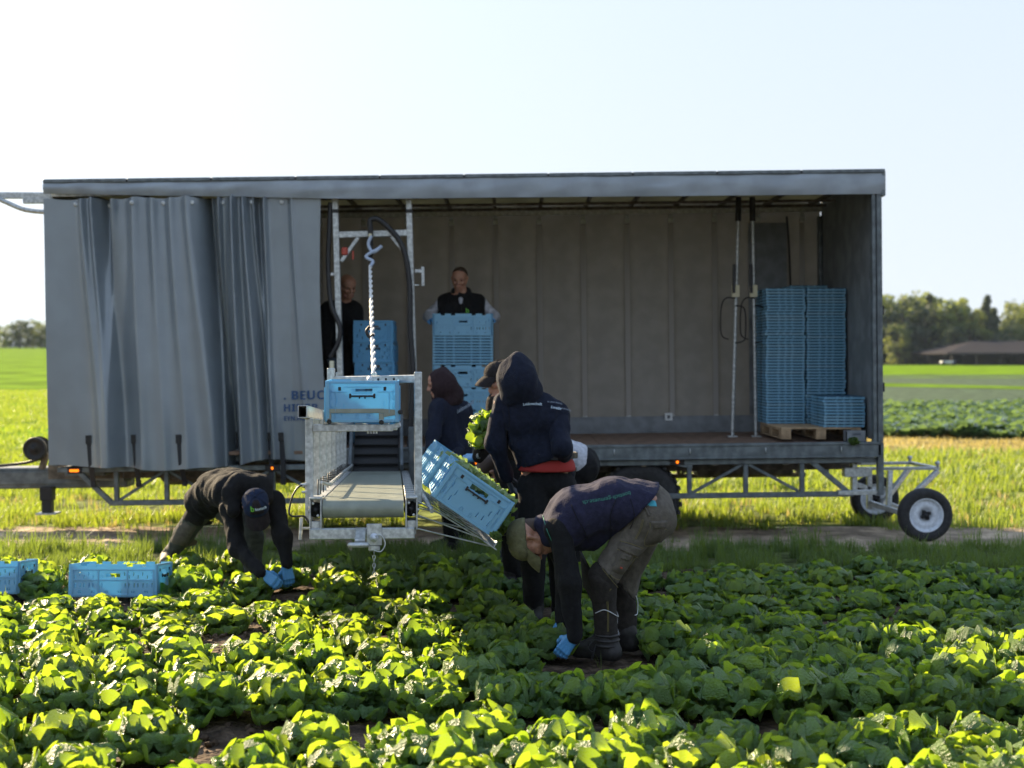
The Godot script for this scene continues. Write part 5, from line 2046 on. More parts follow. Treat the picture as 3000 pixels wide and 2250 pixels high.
func cap(p: Node3D, J: Dictionary, hb: Basis, m: Material, visor_m: Material, front_m: Material = null) -> void:
	var h: Vector3 = J.head
	var b := [[h + hb * Vector3(0, 0.035, -0.035), h + hb * Vector3(0, 0.040, 0.022), 0.0935, 0.0885]]
	var tilt := (hb.y + hb.z * -0.12).normalized()
	obj("cap_crown", skin_mesh(b, 0.01, 0.007, {"cuts": [Plane(-tilt, -(tilt.dot(h + hb * Vector3(0, 0.022, 0))))], "amp": 0.0015}), m, p)
	var s := SurfaceTool.new()
	s.begin(Mesh.PRIMITIVE_TRIANGLES)
	s.set_smooth_group(1)
	for half in 2:
		for i in 14:
			for j in 6:
				var q := []
				for c in [[0, 0], [0, 1], [1, 1], [1, 0]]:
					var a := lerpf(-1.25, 1.25, float(i + c[0]) / 14.0)
					var t := float(j + c[1]) / 6.0
					var inner := Vector3(sin(a) * 0.084, 0.026 + 0.02 * cos(a), -0.005 + cos(a) * 0.106)
					var outer := Vector3(sin(a) * 0.090, -0.008 - 0.026 * sin(a) * sin(a), 0.065 + cos(a) * 0.126)
					var v := inner.lerp(outer, t) + Vector3(0, -0.004 * half + 0.008 * sin(t * PI), 0)
					q.append(h + hb * v)
				if half == 0:
					quad(s, q[0], q[1], q[2], q[3])
				else:
					quad(s, q[0], q[3], q[2], q[1])
	obj("cap_visor", s, visor_m, p)
	s = mb()
	lathe(s, [Vector2(0.009, -0.004), Vector2(0.008, 0.003), Vector2(0, 0.005)], 10, Transform3D(hb, h + hb * Vector3(0, 0.1305, -0.008)))
	obj("cap_button", s, m, p)
	for k in 6:
		var a := TAU * k / 6.0
		var pts := []
		for i in 7:
			var e := lerpf(0.35, PI / 2, i / 6.0)
			pts.append(h + hb * Vector3(sin(a) * cos(e) * 0.094, 0.037 + sin(e) * 0.0925, -0.006 + cos(a) * cos(e) * 0.122))
		var ss := seam(b, 0.01, pts, (-hb.y - hb.z * 0.0).normalized(), 0.0014, 0.0006)
		obj("cap_seam", ss, visor_m, p)
	if front_m:
		var q := []
		for c in [[-0.6, 0.3], [0.6, 0.3], [0.5, 1.25], [-0.5, 1.25]]:
			q.append(h + hb * Vector3(sin(c[0]) * cos(c[1]) * 0.12, 0.037 + sin(c[1]) * 0.12, cos(c[0]) * cos(c[1]) * 0.15))
		obj("cap_front", flap(b, 0.01, q, -hb.z * 0.8 - hb.y * 0.6, 0.0035), front_m, p)


func eyes(p: Node3D, J: Dictionary, hb: Basis) -> void:
	for sd in [-1.0, 1.0]:
		var s := mb()
		lathe(s, [Vector2(0, -0.010), Vector2(0.008, -0.006), Vector2(0.010, 0), Vector2(0.008, 0.006), Vector2(0, 0.010)], 10, Transform3D(hb, J.head + hb * Vector3(0.033 * sd, -0.003, 0.082)))
		obj("eye", s, M.eye, p)
		s = mb()
		tube(s, [J.head + hb * Vector3(0.018 * sd, 0.017, 0.099), J.head + hb * Vector3(0.034 * sd, 0.021, 0.096), J.head + hb * Vector3(0.048 * sd, 0.017, 0.084)], [0.003, 0.0035, 0.002], 6)
		obj("eyebrow", s, M.hair, p)


func make_people() -> void:
	make_head()
	mesh_hand[1.0] = make_hand(1.0)
	mesh_hand[-1.0] = make_hand(-1.0)
	man_bent_front()
	man_hooded_back()
	man_sunglasses()
	man_pale()
	man_hooded_left()
	man_bald()
	man_vest()
	man_bent_left()


func man_bent_front() -> void:
	var J := {"head": Vector3(-0.487, 0.682, 0.05), "neck": Vector3(-0.4, 0.749, 0.05), "chest": Vector3(-0.245, 0.821, 0.05), "belly": Vector3(-0.027, 0.882, 0.05), "pelvis": Vector3(0.153, 0.857, 0.05), "shl": Vector3(-0.337, 0.758, 0.25), "shr": Vector3(-0.342, 0.736, -0.14), "ell": Vector3(-0.281, 0.483, 0.29), "elr": Vector3(-0.286, 0.468, -0.1), "wrl": Vector3(-0.252, 0.186, 0.25), "wrr": Vector3(-0.302, 0.204, -0.03), "hdl": Vector3(-0.298, 0.117, 0.23), "hdr": Vector3(-0.331, 0.158, 0), "hil": Vector3(0.152, 0.815, 0.14), "hir": Vector3(0.182, 0.808, -0.06), "knl": Vector3(-0.092, 0.498, 0.19), "knr": Vector3(0.052, 0.406, -0.13), "anl": Vector3(-0.069, 0.141, 0.15), "anr": Vector3(0.057, 0.132, -0.13), "tol": Vector3(-0.166, 0.059, 0.1), "tor": Vector3(-0.02, 0.052, -0.15)}
	var o := {"fwd": Vector3(0.25, -0.97, 0.08), "up": Vector3(-0.97, -0.20, 0.0), "top": M.navy_vest, "top_name": "vest", "sleeve_mat": M.black_cloth, "legs": M.grey_trousers, "boot": M.boot, "glove": M.glove_blue, "r": 0.150, "ru": 0.075, "rf": 0.062, "leg_split": Plane(Vector3(-0.751, -0.661, 0), -0.291), "low_mat": M.dark_knee, "rt": 0.112, "rk": 0.073, "cell": 0.012, "amp": 0.007, "shaft": 0.13,
		"back_l": Vector3(-0.2, 0.2, 1), "back_r": Vector3(-0.3, 0.2, 1),
		"extra": [[Vector3(-0.20, 0.745, 0.05), Vector3(0.0, 0.715, 0.07), 0.13, 0.10], [Vector3(-0.30, 0.745, 0.17), Vector3(-0.30, 0.74, -0.07), 0.10, 0.10], [Vector3(0.02, 0.80, 0.05), Vector3(0.13, 0.845, 0.04), 0.15, 0.145]],
		"leg_extra": [[Vector3(0.19, 0.80, 0.12), Vector3(0.19, 0.80, -0.04), 0.125, 0.125]],
		"hem": Plane(Vector3(0.71, -0.70, 0).normalized(), Vector3(0.71, -0.70, 0).normalized().dot(Vector3(0.20, 0.955, 0))),
		"waist": Plane(Vector3(-0.71, 0.70, 0).normalized(), Vector3(-0.71, 0.70, 0).normalized().dot(Vector3(0.155, 0.985, 0)))}
	var p := person("person", "man bending deep over lettuces in a khaki cap, navy vest and grey work trousers", Vector3(0.59, 0, -7.95), J, o)
	cap(p, J, o.hb, M.khaki, M.khaki)
	var front := Vector3(0, 0, -1)
	# lettering across the back, upside down as he bends; it runs from the hip towards the shoulder
	var uu := Vector3(-0.98, -0.185, 0).normalized()
	var vv := Vector3(0.185, -0.98, 0).normalized()
	var tops: Array = o.tops
	var m := lettering("boetsch-gemuese.ch", 0.0185, false, func(q: Vector2) -> Vector3:
		return onto(tops, 0.05, Vector3(0.047, 0.978, 0.30) + uu * (q.x * 1.12) + vv * (q.y + 0.35 * q.x * (0.26 - q.x)), front, 0.0075))
	obj("back_lettering", m, M.print_green, p)
	obj("vest_piping", seam(tops, 0.05, [Vector3(-0.42, 0.82, 0.35), Vector3(-0.40, 0.76, 0.35), Vector3(-0.375, 0.70, 0.35), Vector3(-0.37, 0.66, 0.35)], front, 0.0022, 0.006), M.print_green, p)
	for e in [[[-0.27, 0.90], [-0.24, 0.83], [-0.20, 0.76], [-0.17, 0.68]], [[-0.03, 0.93], [-0.06, 0.84], [-0.05, 0.74], [-0.06, 0.66]], [[0.05, 0.93], [0.07, 0.84], [0.05, 0.76]]]:
		var pts := []
		for q in e:
			pts.append(Vector3(q[0], q[1], 0.35))
		obj("vest_seam", seam(tops, 0.05, pts, front, 0.002, 0.004), M.black_cloth, p)
	# trouser pockets, stitching, knee pad and piping on the leg nearest the camera
	var lb: Array = o.lb
	obj("cargo_flap", flap(lb, 0.04, [Vector3(-0.005, 0.70, 0.4), Vector3(0.125, 0.655, 0.4), Vector3(0.10, 0.60, 0.4), Vector3(-0.02, 0.655, 0.4)], front, 0.016), M.grey_trousers, p)
	obj("cargo_pocket", flap(lb, 0.04, [Vector3(-0.01, 0.665, 0.4), Vector3(0.085, 0.635, 0.4), Vector3(0.03, 0.50, 0.4), Vector3(-0.055, 0.54, 0.4)], front, 0.010), M.grey_trousers, p)
	obj("pocket_flap", flap(lb, 0.04, [Vector3(0.0, 0.64, 0.4), Vector3(0.068, 0.62, 0.4), Vector3(0.05, 0.585, 0.4), Vector3(-0.01, 0.605, 0.4)], front, 0.018), M.grey_trousers, p)
	obj("back_pocket", flap(lb, 0.04, [Vector3(0.155, 0.80, 0.4), Vector3(0.255, 0.80, 0.4), Vector3(0.245, 0.665, 0.4), Vector3(0.125, 0.665, 0.4)], front, 0.008), M.grey_trousers, p)
	obj("back_pocket_flap", flap(lb, 0.04, [Vector3(0.15, 0.81, 0.4), Vector3(0.26, 0.81, 0.4), Vector3(0.25, 0.765, 0.4), Vector3(0.17, 0.765, 0.4)], front, 0.014), M.grey_trousers, p)
	obj("knee_pad", flap(lb, 0.04, [Vector3(-0.19, 0.55, 0.36), Vector3(-0.05, 0.47, 0.4), Vector3(-0.035, 0.36, 0.4), Vector3(-0.17, 0.33, 0.36)], front, 0.007), M.dark_knee, p)
	obj("pocket_logo", flap(lb, 0.04, [Vector3(-0.005, 0.562, 0.4), Vector3(0.012, 0.556, 0.4), Vector3(0.010, 0.545, 0.4), Vector3(-0.006, 0.551, 0.4)], front, 0.014), M.red_plastic, p)
	var lines := [[[0.115, 0.82], [0.10, 0.76], [0.075, 0.71]], [[0.122, 0.82], [0.107, 0.76], [0.082, 0.71]], [[-0.005, 0.70], [0.06, 0.683], [0.125, 0.655]], [[-0.02, 0.655], [0.04, 0.632], [0.10, 0.60]], [[0.0, 0.64], [-0.01, 0.605], [0.05, 0.585], [0.068, 0.62]], [[-0.06, 0.52], [-0.02, 0.49], [0.04, 0.475]], [[-0.055, 0.44], [-0.075, 0.40], [-0.07, 0.30], [-0.07, 0.2]], [[-0.05, 0.44], [-0.069, 0.40], [-0.064, 0.30], [-0.064, 0.2]], [[0.155, 0.80], [0.165, 0.76], [0.20, 0.755], [0.25, 0.762]], [[0.15, 0.76], [0.13, 0.70], [0.14, 0.668], [0.21, 0.665]], [[0.08, 0.60], [0.05, 0.54], [0.035, 0.49]], [[-0.10, 0.55], [-0.06, 0.50], [-0.02, 0.45], [0.0, 0.42]]]
	for l in lines:
		var pts := []
		for q in l:
			pts.append(Vector3(q[0], q[1], 0.42))
		obj("stitching", seam(lb, 0.04, pts, front, 0.0011, 0.0055), M.stitch, p)
	obj("reflective_piping", seam(lb, 0.04, [Vector3(-0.135, 0.300, 0.42), Vector3(-0.085, 0.322, 0.42), Vector3(-0.02, 0.285, 0.42), Vector3(0.004, 0.25, 0.42), Vector3(0.006, 0.185, 0.42), Vector3(-0.008, 0.175, 0.42)], front, 0.0026, 0.005), M.piping_white, p)
	obj("reflective_piping", seam(lb, 0.04, [Vector3(0.112, 0.345, 0.1), Vector3(0.125, 0.30, 0.1), Vector3(0.122, 0.24, 0.1), Vector3(0.105, 0.235, 0.1)], front, 0.0024, 0.005), M.piping_white, p)
	var s := mb()
	for k in 3:
		var y := 0.17 - k * 0.028
		var ring := []
		for i in 13:
			var a := TAU * i / 12.0
			ring.append(Vector3(-0.068 + cos(a) * 0.065, y, 0.15 + sin(a) * 0.065))
		tube(s, ring, 0.009, 6, false)
	obj("boot_collar", s, M.boot, p)
	for k in 2:
		s = mb()
		var sg: float = 1.0 - 2.0 * k
		tube(s, curve([Vector3(-0.135, 0.15, 0.18), Vector3(-0.165, 0.135 - 0.01 * sg, 0.20), Vector3(-0.17, 0.10, 0.2 + 0.01 * sg), Vector3(-0.145, 0.085, 0.20), Vector3(-0.132, 0.12, 0.185), Vector3(-0.15 - 0.01 * k, 0.04, 0.20)], 6), 0.0022, 5)
		obj("lace", s, M.black_plastic, p)
	s = mb()
	box(s, Vector3(0.192, 0.905, 0.16), Vector3(0.05, 0.03, 0.012), Basis(Vector3(0, 0, 1), -0.45), 0.004)
	obj("undershirt", flap(lb, 0.04, [Vector3(0.125, 0.925, 0.4), Vector3(0.19, 0.915, 0.4), Vector3(0.20, 0.885, 0.4), Vector3(0.135, 0.885, 0.4)], front, 0.004), M.teal_cloth, p)
	obj("belt_loop", seam(lb, 0.04, [Vector3(0.125, 0.89, 0.4), Vector3(0.14, 0.865, 0.4), Vector3(0.15, 0.84, 0.4)], front, 0.006, 0.006), M.grey_trousers, p)
	obj("collar", skin_mesh([[J.neck + Vector3(0.02, -0.05, 0.06), J.neck + Vector3(0.02, -0.05, -0.06), 0.055, 0.055], [J.neck + Vector3(-0.02, 0.02, 0.05), J.neck + Vector3(-0.02, 0.02, -0.05), 0.05, 0.05]], 0.04, 0.012, {"amp": 0.004}), M.navy_vest, p)
	obj("hair", skin_mesh([[J.head + o.hb * Vector3(0, 0.0, -0.055), J.head + o.hb * Vector3(0, -0.045, -0.06), 0.062, 0.052]], 0.02, 0.008, {"amp": 0.002}), M.hair, p)


func man_hooded_back() -> void:
	var J := {"head": Vector3(-0.197, 1.578, 0.2), "neck": Vector3(-0.161, 1.471, 0.15), "chest": Vector3(-0.103, 1.334, 0.15), "belly": Vector3(-0.038, 1.113, 0.13), "pelvis": Vector3(-0.002, 0.934, 0.1), "shl": Vector3(-0.273, 1.401, 0.15), "shr": Vector3(0.061, 1.348, 0.15), "ell": Vector3(-0.325, 1.159, 0.17), "elr": Vector3(0.091, 1.135, 0.29), "wrl": Vector3(-0.253, 0.93, 0.05), "wrr": Vector3(0.149, 0.913, -0.15), "hdl": Vector3(-0.22, 0.854, 0), "hdr": Vector3(0.083, 0.828, -0.25), "hil": Vector3(-0.076, 0.881, 0.1), "hir": Vector3(0.08, 0.875, 0.1), "knl": Vector3(-0.092, 0.476, 0.2), "knr": Vector3(0.094, 0.45, 0.05), "anl": Vector3(-0.078, 0.094, 0.05), "anr": Vector3(0.097, 0.077, -0.05), "tol": Vector3(-0.117, 0.005, -0.15), "tor": Vector3(0.083, -0.014, -0.25)}
	var o := {"fwd": Vector3(-0.40, -0.35, -0.85), "up": Vector3(-0.12, 0.97, -0.22), "top": M.navy, "sleeve_mat": M.navy, "top_name": "hooded_jacket", "hood": true, "legs": M.black_cloth, "boot": M.boot, "glove": M.glove_dark, "r": 0.112, "wide": 0.95, "ru": 0.076, "rf": 0.062, "rt": 0.105, "rk": 0.085, "cell": 0.013, "amp": 0.013,
		"back_l": Vector3(-1, 0.2, 0.3), "back_r": Vector3(1, 0, 0),
		"hem": Plane(Vector3(0.30, -0.95, 0).normalized(), -0.989 / 0.9962), "extra": [[Vector3(-0.05, 1.05, 0.14), Vector3(0.055, 1.07, 0.14), 0.118, 0.118], [Vector3(-0.17, 1.30, 0.15), Vector3(0.04, 1.30, 0.15), 0.105, 0.105], [J.neck + Vector3(-0.01, -0.02, 0.03), J.shl + Vector3(0.03, 0, 0), 0.085, 0.07], [J.neck + Vector3(0.02, -0.02, 0.03), J.shr + Vector3(-0.03, 0, 0), 0.085, 0.07]],
		"waist": Plane(Vector3(0.0, 1, 0), 0.992)}
	var p := person("person_001", "hooded man seen from behind, navy jacket with white print, red band above black trousers", Vector3(0.22, 0, -9.15), J, o)
	obj("hood", hood_mesh(J, o.hb, 0.05, 0.011), M.navy, p)
	obj("undershorts", skin_mesh([[Vector3(-0.045, 0.98, 0.11), Vector3(0.05, 0.98, 0.11), 0.135, 0.135]], 0.03, 0.012, {"cuts": [Plane(Vector3.UP, 1.05), Plane(Vector3.DOWN, -0.97)]}), M.red_cloth, p)
	var s := mb()
	var ring := []
	for i in 25:
		var a := TAU * i / 24.0
		ring.append(Vector3(0.005 + cos(a) * 0.190, 1.072, 0.11 + sin(a) * 0.146))
	for i in 24:
		var q := ring[i].lerp(ring[i + 1], 0.5) as Vector3
		bar(s, ring[i], ring[i + 1], 0.008, 0.034)
	obj("belt", s, M.leather, p)
	s = mb()
	box(s, Vector3(0.045, 1.072, 0.266), Vector3(0.05, 0.045, 0.01), Basis(), 0.004)
	obj("belt_buckle", s, M.black_metal, p)
	var tops: Array = o.tops
	var front := Vector3(0, 0, -1)
	var say := func(x: float, text: String, y: float, h: float, ang: float, m: Material, bold: bool, serif: bool) -> void:
		var u := Vector3(cos(ang), sin(ang), 0)
		var v := Vector3(-sin(ang), cos(ang), 0)
		obj("back_lettering", lettering(text, h, bold, func(q: Vector2) -> Vector3:
			return onto(tops, 0.05, Vector3(x, y, 0.45) + u * q.x * 0.86 + v * q.y - Vector3(0, 0.9 * q.x * q.x, 0), front, 0.011), serif), m, p)
	say.call(-0.150, "Leidenschaft", 1.392, 0.0155, 0.16, M.print_white, true, true)
	say.call(0.002, "ist unser Antrieb.", 1.413, 0.0105, -0.06, M.print_grey, false, false)
	say.call(0.022, "Freude", 1.376, 0.0155, -0.10, M.print_white, true, true)
	say.call(0.086, "unser Erfolg", 1.370, 0.0105, -0.22, M.print_grey, false, false)
	obj("shoulder_seam", seam(tops, 0.05, [Vector3(-0.26, 1.46, 0.45), Vector3(-0.245, 1.38, 0.45), Vector3(-0.235, 1.30, 0.45), Vector3(-0.25, 1.22, 0.45)], front, 0.0025, 0.004), M.black_cloth, p)
	pass


func man_sunglasses() -> void:
	var J := {"head": Vector3(-0.151, 1.545, 0.2), "neck": Vector3(-0.096, 1.447, 0.15), "chest": Vector3(-0.057, 1.309, 0.1), "belly": Vector3(-0.031, 1.111, 0.05), "pelvis": Vector3(-0.017, 0.944, 0), "shl": Vector3(-0.169, 1.386, 0.25), "shr": Vector3(0.075, 1.365, 0), "ell": Vector3(-0.191, 1.158, 0.3), "elr": Vector3(0.039, 1.155, 0.25), "wrl": Vector3(-0.307, 1.001, 0.25), "wrr": Vector3(-0.21, 1.192, 0.35), "hdl": Vector3(-0.379, 0.991, 0.2), "hdr": Vector3(-0.264, 1.176, 0.35), "hil": Vector3(-0.083, 0.919, 0.1), "hir": Vector3(0.049, 0.9, -0.05), "knl": Vector3(-0.089, 0.534, 0.15), "knr": Vector3(0.048, 0.51, 0), "anl": Vector3(-0.063, 0.096, 0), "anr": Vector3(0.076, 0.066, -0.1), "tol": Vector3(-0.103, 0.066, 0.1), "tor": Vector3(0.035, 0.045, 0.05)}
	var o := {"fwd": Vector3(-0.92, -0.25, 0.28), "up": Vector3(-0.18, 0.97, 0.08), "top": M.brown_black, "legs": M.black_cloth, "boot": M.boot, "glove": M.glove_blue, "r": 0.13, "cell": 0.016, "back_l": Vector3(0, 0.8, 0.6), "back_r": Vector3(0, 0.2, 1)}
	var p := person("person_002", "man in dark sunglasses and black cap half hidden behind the hooded man", Vector3(0.07, 0, -10.1), J, o)
	cap(p, J, o.hb, M.cap_black, M.cap_black)
	var s := mb()
	var pts := []
	for i in 13:
		var a := lerpf(-1.75, 1.75, i / 12.0)
		pts.append(J.head + o.hb * Vector3(sin(a) * 0.083, 0.0, 0.004 + cos(a) * 0.098))
	for i in 12:
		bar(s, pts[i], pts[i + 1], 0.006, 0.034 if i > 2 and i < 9 else 0.014, o.hb.y)
	obj("sunglasses", s, M.black_plastic, p)
	s = mb()
	var w: Vector3 = J.wrl
	var d: Vector3 = (J.hdl - J.wrl).normalized()
	lathe(s, [Vector2(0.036, -0.012), Vector2(0.040, -0.01), Vector2(0.040, 0.01), Vector2(0.036, 0.012)], 18, Transform3D(Basis(frame_of(d).x, d, frame_of(d).y), w - d * 0.01))
	obj("watch_strap", s, M.black_plastic, p)
	s = mb()
	lathe(s, [Vector2(0.02, 0.0), Vector2(0.02, 0.008), Vector2(0.0, 0.01)], 14, along_z(w - d * 0.01 + Vector3(0, 0.012, 0.036)))
	obj("watch", s, M.galvanised, p)


func man_pale() -> void:
	var J := {"head": Vector3(-0.534, 0.855, 0.1), "neck": Vector3(-0.45, 0.922, 0.1), "chest": Vector3(-0.316, 0.976, 0.05), "belly": Vector3(-0.096, 1.006, 0), "pelvis": Vector3(0.121, 0.921, 0), "shl": Vector3(-0.373, 0.924, 0.25), "shr": Vector3(-0.38, 0.91, -0.15), "ell": Vector3(-0.341, 0.631, 0.3), "elr": Vector3(-0.359, 0.606, -0.1), "wrl": Vector3(-0.38, 0.385, 0.3), "wrr": Vector3(-0.401, 0.35, -0.1), "hdl": Vector3(-0.4, 0.303, 0.3), "hdr": Vector3(-0.418, 0.264, -0.1), "hil": Vector3(0.13, 0.895, 0.1), "hir": Vector3(0.153, 0.893, -0.1), "knl": Vector3(-0.066, 0.499, 0.15), "knr": Vector3(0.064, 0.463, -0.1), "anl": Vector3(-0.046, 0.072, 0.15), "anr": Vector3(0.078, 0.059, -0.1), "tol": Vector3(-0.141, 0.033, 0.2), "tor": Vector3(-0.018, 0.018, -0.1)}
	var o := {"fwd": Vector3(-0.5, -0.85, 0), "up": Vector3(-0.85, 0.5, 0.1), "top": M.pale_shirt, "top_name": "shirt", "legs": M.black_cloth, "boot": M.white_shoe, "glove": M.glove_dark, "r": 0.135, "cell": 0.016, "shaft": 0.02,
		"hem": Plane(Vector3(0.95, -0.1, 0).normalized(), 0.06)}
	var p := person("person_003", "person bending behind the hooded man, pale grey shirt, black trousers, white shoes", Vector3(0.38, 0, -10.4), J, o)
	obj("hair", skin_mesh([[J.head + o.hb * Vector3(0, 0.035, -0.035), J.head + o.hb * Vector3(0, 0.045, 0.015), 0.086, 0.080]], 0.02, 0.01, {"cuts": [Plane(o.hb.z * 0.7 - o.hb.y * 0.7, (o.hb.z * 0.7 - o.hb.y * 0.7).dot(J.head) + 0.03)]}), M.hair, p)
	obj("side_stripe", seam(o.lb, 0.04, [Vector3(0.10, 0.98, 0.4), Vector3(0.075, 0.88, 0.4), Vector3(0.055, 0.78, 0.4), Vector3(0.03, 0.66, 0.4)], Vector3(0, 0, -1), 0.006, 0.004), M.moss_patch, p)


func man_hooded_left() -> void:
	var J := {"head": Vector3(-0.165, 1.464, 0.15), "neck": Vector3(-0.118, 1.34, 0.1), "chest": Vector3(-0.08, 1.187, 0.05), "belly": Vector3(-0.071, 0.962, 0.05), "pelvis": Vector3(-0.063, 0.757, 0.05), "shl": Vector3(-0.168, 1.256, 0.25), "shr": Vector3(0.03, 1.227, -0.1), "ell": Vector3(-0.208, 1.022, 0.4), "elr": Vector3(0.048, 0.977, -0.05), "wrl": Vector3(-0.239, 0.853, 0.55), "wrr": Vector3(-0.014, 0.839, 0.35), "hdl": Vector3(-0.257, 0.79, 0.65), "hdr": Vector3(-0.066, 0.814, 0.55), "hil": Vector3(-0.116, 0.723, 0.15), "hir": Vector3(-0.01, 0.708, -0.05), "knl": Vector3(-0.087, 0.388, 0.25), "knr": Vector3(0.024, 0.356, -0.05), "anl": Vector3(-0.061, 0.058, 0.1), "anr": Vector3(0.045, 0.033, -0.15), "tol": Vector3(-0.165, 0.024, 0.15), "tor": Vector3(-0.03, 0.005, -0.05)}
	var o := {"fwd": Vector3(-0.93, -0.32, 0.05), "up": Vector3(-0.25, 0.96, 0.0), "top": M.navy, "top_name": "hooded_jacket", "hood": true, "legs": M.black_cloth, "boot": M.boot, "glove": M.glove_dark, "r": 0.14, "cell": 0.016, "back_l": Vector3(0, 0.5, 0.8), "back_r": Vector3(0, 0.8, 0.3)}
	var p := person("person_004", "person in a dark red hood and navy jacket standing by the middle crate stack", Vector3(-0.47, 0, -12.65), J, o)
	obj("hood", hood_mesh(J, o.hb, 0.02, 0.014), M.maroon_hood, p)
	eyes(p, J, o.hb)
	var tops: Array = o.tops
	obj("back_lettering", lettering("Leidenschaft", 0.032, true, func(q: Vector2) -> Vector3: return onto(tops, 0.05, Vector3(-0.01, 1.20, 0.4) + Vector3(0.75, 0.42, 0) * q.x * 0.6 + Vector3(0, 1, 0) * q.y, Vector3(0, 0, -1), 0.012), true), M.print_grey, p)


func man_bald() -> void:
	var J := {"head": Vector3(0.09, 1.63, 0.2), "neck": Vector3(0.04, 1.49, 0.1), "chest": Vector3(0.005, 1.337, 0.05), "belly": Vector3(-0.011, 1.046, 0), "pelvis": Vector3(-0.011, 0.803, 0), "shl": Vector3(0.146, 1.393, 0.1), "shr": Vector3(-0.131, 1.395, 0.05), "ell": Vector3(0.148, 1.13, 0.2), "elr": Vector3(-0.156, 1.131, 0.15), "wrl": Vector3(0.199, 0.9, 0.4), "wrr": Vector3(-0.076, 0.891, 0.4), "hdl": Vector3(0.238, 0.815, 0.5), "hdr": Vector3(-0.026, 0.806, 0.5), "hil": Vector3(0.058, 0.754, 0), "hir": Vector3(-0.079, 0.754, 0), "knl": Vector3(0.073, 0.366, 0.05), "knr": Vector3(-0.073, 0.366, 0.05), "anl": Vector3(0.067, 0.024, 0), "anr": Vector3(-0.079, 0.024, 0), "tol": Vector3(0.115, -0.009, 0.25), "tor": Vector3(-0.047, -0.009, 0.25)}
	var o := {"fwd": Vector3(0.42, -0.38, 0.82), "up": Vector3(0.15, 0.93, 0.33), "top": M.black_cloth, "legs": M.black_cloth, "boot": M.boot, "glove": M.glove_dark, "r": 0.14, "wide": 1.25, "cell": 0.016, "ru": 0.07}
	var p := person("person_005", "bald man in black standing on the trailer deck behind the hoist frame", Vector3(-1.79, 0.80, -14.95), J, o)
	eyes(p, J, o.hb)
	obj("stubble", skin_mesh([[J.head + o.hb * Vector3(-0.03, -0.088, 0.052), J.head + o.hb * Vector3(0.03, -0.088, 0.052), 0.026, 0.026], [J.head + o.hb * Vector3(0, -0.1, 0.07), J.head + o.hb * Vector3(0, -0.1, 0.069), 0.0195, 0.0195]], 0.02, 0.006), M.lips, p)


func man_vest() -> void:
	var J := {"head": Vector3(-0.022, 1.7, 0.1), "neck": Vector3(-0.009, 1.566, 0.05), "chest": Vector3(-0.006, 1.411, 0), "belly": Vector3(-0.006, 1.116, 0), "pelvis": Vector3(-0.006, 0.841, 0), "shl": Vector3(0.176, 1.47, 0), "shr": Vector3(-0.188, 1.47, 0), "ell": Vector3(0.343, 1.304, -0.05), "elr": Vector3(-0.358, 1.304, -0.05), "wrl": Vector3(0.319, 1.264, 0.35), "wrr": Vector3(-0.305, 1.255, 0.35), "hdl": Vector3(0.283, 1.27, 0.5), "hdr": Vector3(-0.254, 1.26, 0.5), "hil": Vector3(0.083, 0.782, 0), "hir": Vector3(-0.094, 0.782, 0), "knl": Vector3(0.078, 0.413, 0), "knr": Vector3(-0.089, 0.413, 0), "anl": Vector3(0.078, 0.084, 0), "anr": Vector3(-0.089, 0.084, 0), "tol": Vector3(0.085, 0.034, 0.25), "tor": Vector3(-0.079, 0.034, 0.25)}
	var o := {"fwd": Vector3(-0.10, -0.30, 0.95), "up": Vector3(0.0, 0.96, 0.28), "top": M.black_cloth, "top_name": "vest", "sleeve_mat": M.pale_shirt, "legs": M.black_cloth, "boot": M.boot, "glove": M.glove_blue, "r": 0.135, "wide": 1.18, "cell": 0.015, "ru": 0.068, "rf": 0.056, "back_l": Vector3(0, 1, 0.1), "back_r": Vector3(0, 1, 0.1), "side_l": -1.0, "side_r": 1.0}
	var p := person("person_006", "man in black vest and light sleeves on the trailer, hands on the middle stack", Vector3(-0.53, 0.82, -15.1), J, o)
	eyes(p, J, o.hb)
	var hb: Basis = o.hb
	var h: Vector3 = J.head
	obj("hair", skin_mesh([[h + hb * Vector3(0, 0.034, -0.036), h + hb * Vector3(0, 0.040, 0.012), 0.0835, 0.0765]], 0.01, 0.007, {"amp": 0.002, "cuts": [Plane((hb.z * 0.62 - hb.y * 0.78).normalized(), (hb.z * 0.62 - hb.y * 0.78).normalized().dot(h + hb * Vector3(0, 0.088, 0.055)))]}), M.hair, p)
	obj("collar", skin_mesh([[J.neck + Vector3(-0.05, -0.01, -0.02), J.neck + Vector3(0.05, -0.01, -0.02), 0.062, 0.062]], 0.03, 0.01, {"holes": [[J.neck + Vector3(0, 0.06, 0.10), J.neck + Vector3(0, -0.12, 0.12), 0.04, 0.025]]}), M.black_cloth, p)
	obj("shirt_collar", skin_mesh([[J.neck + Vector3(0, -0.085, 0.070), J.neck + Vector3(0, -0.12, 0.090), 0.026, 0.018]], 0.03, 0.01), M.pale_shirt, p)
	var tops: Array = o.tops
	obj("vest_logo", lettering("b", 0.05, true, func(q: Vector2) -> Vector3: return onto(tops, 0.05, Vector3(0.045, 1.335, 0.4) + Vector3(q.x, q.y, 0), Vector3(0, 0, -1), 0.012)), M.logo_green, p)
	obj("vest_zip", seam(tops, 0.05, [Vector3(0, 1.42, 0.4), Vector3(0, 1.3, 0.4), Vector3(0, 1.15, 0.4)], Vector3(0, 0, -1), 0.003, 0.006), M.black_metal, p)


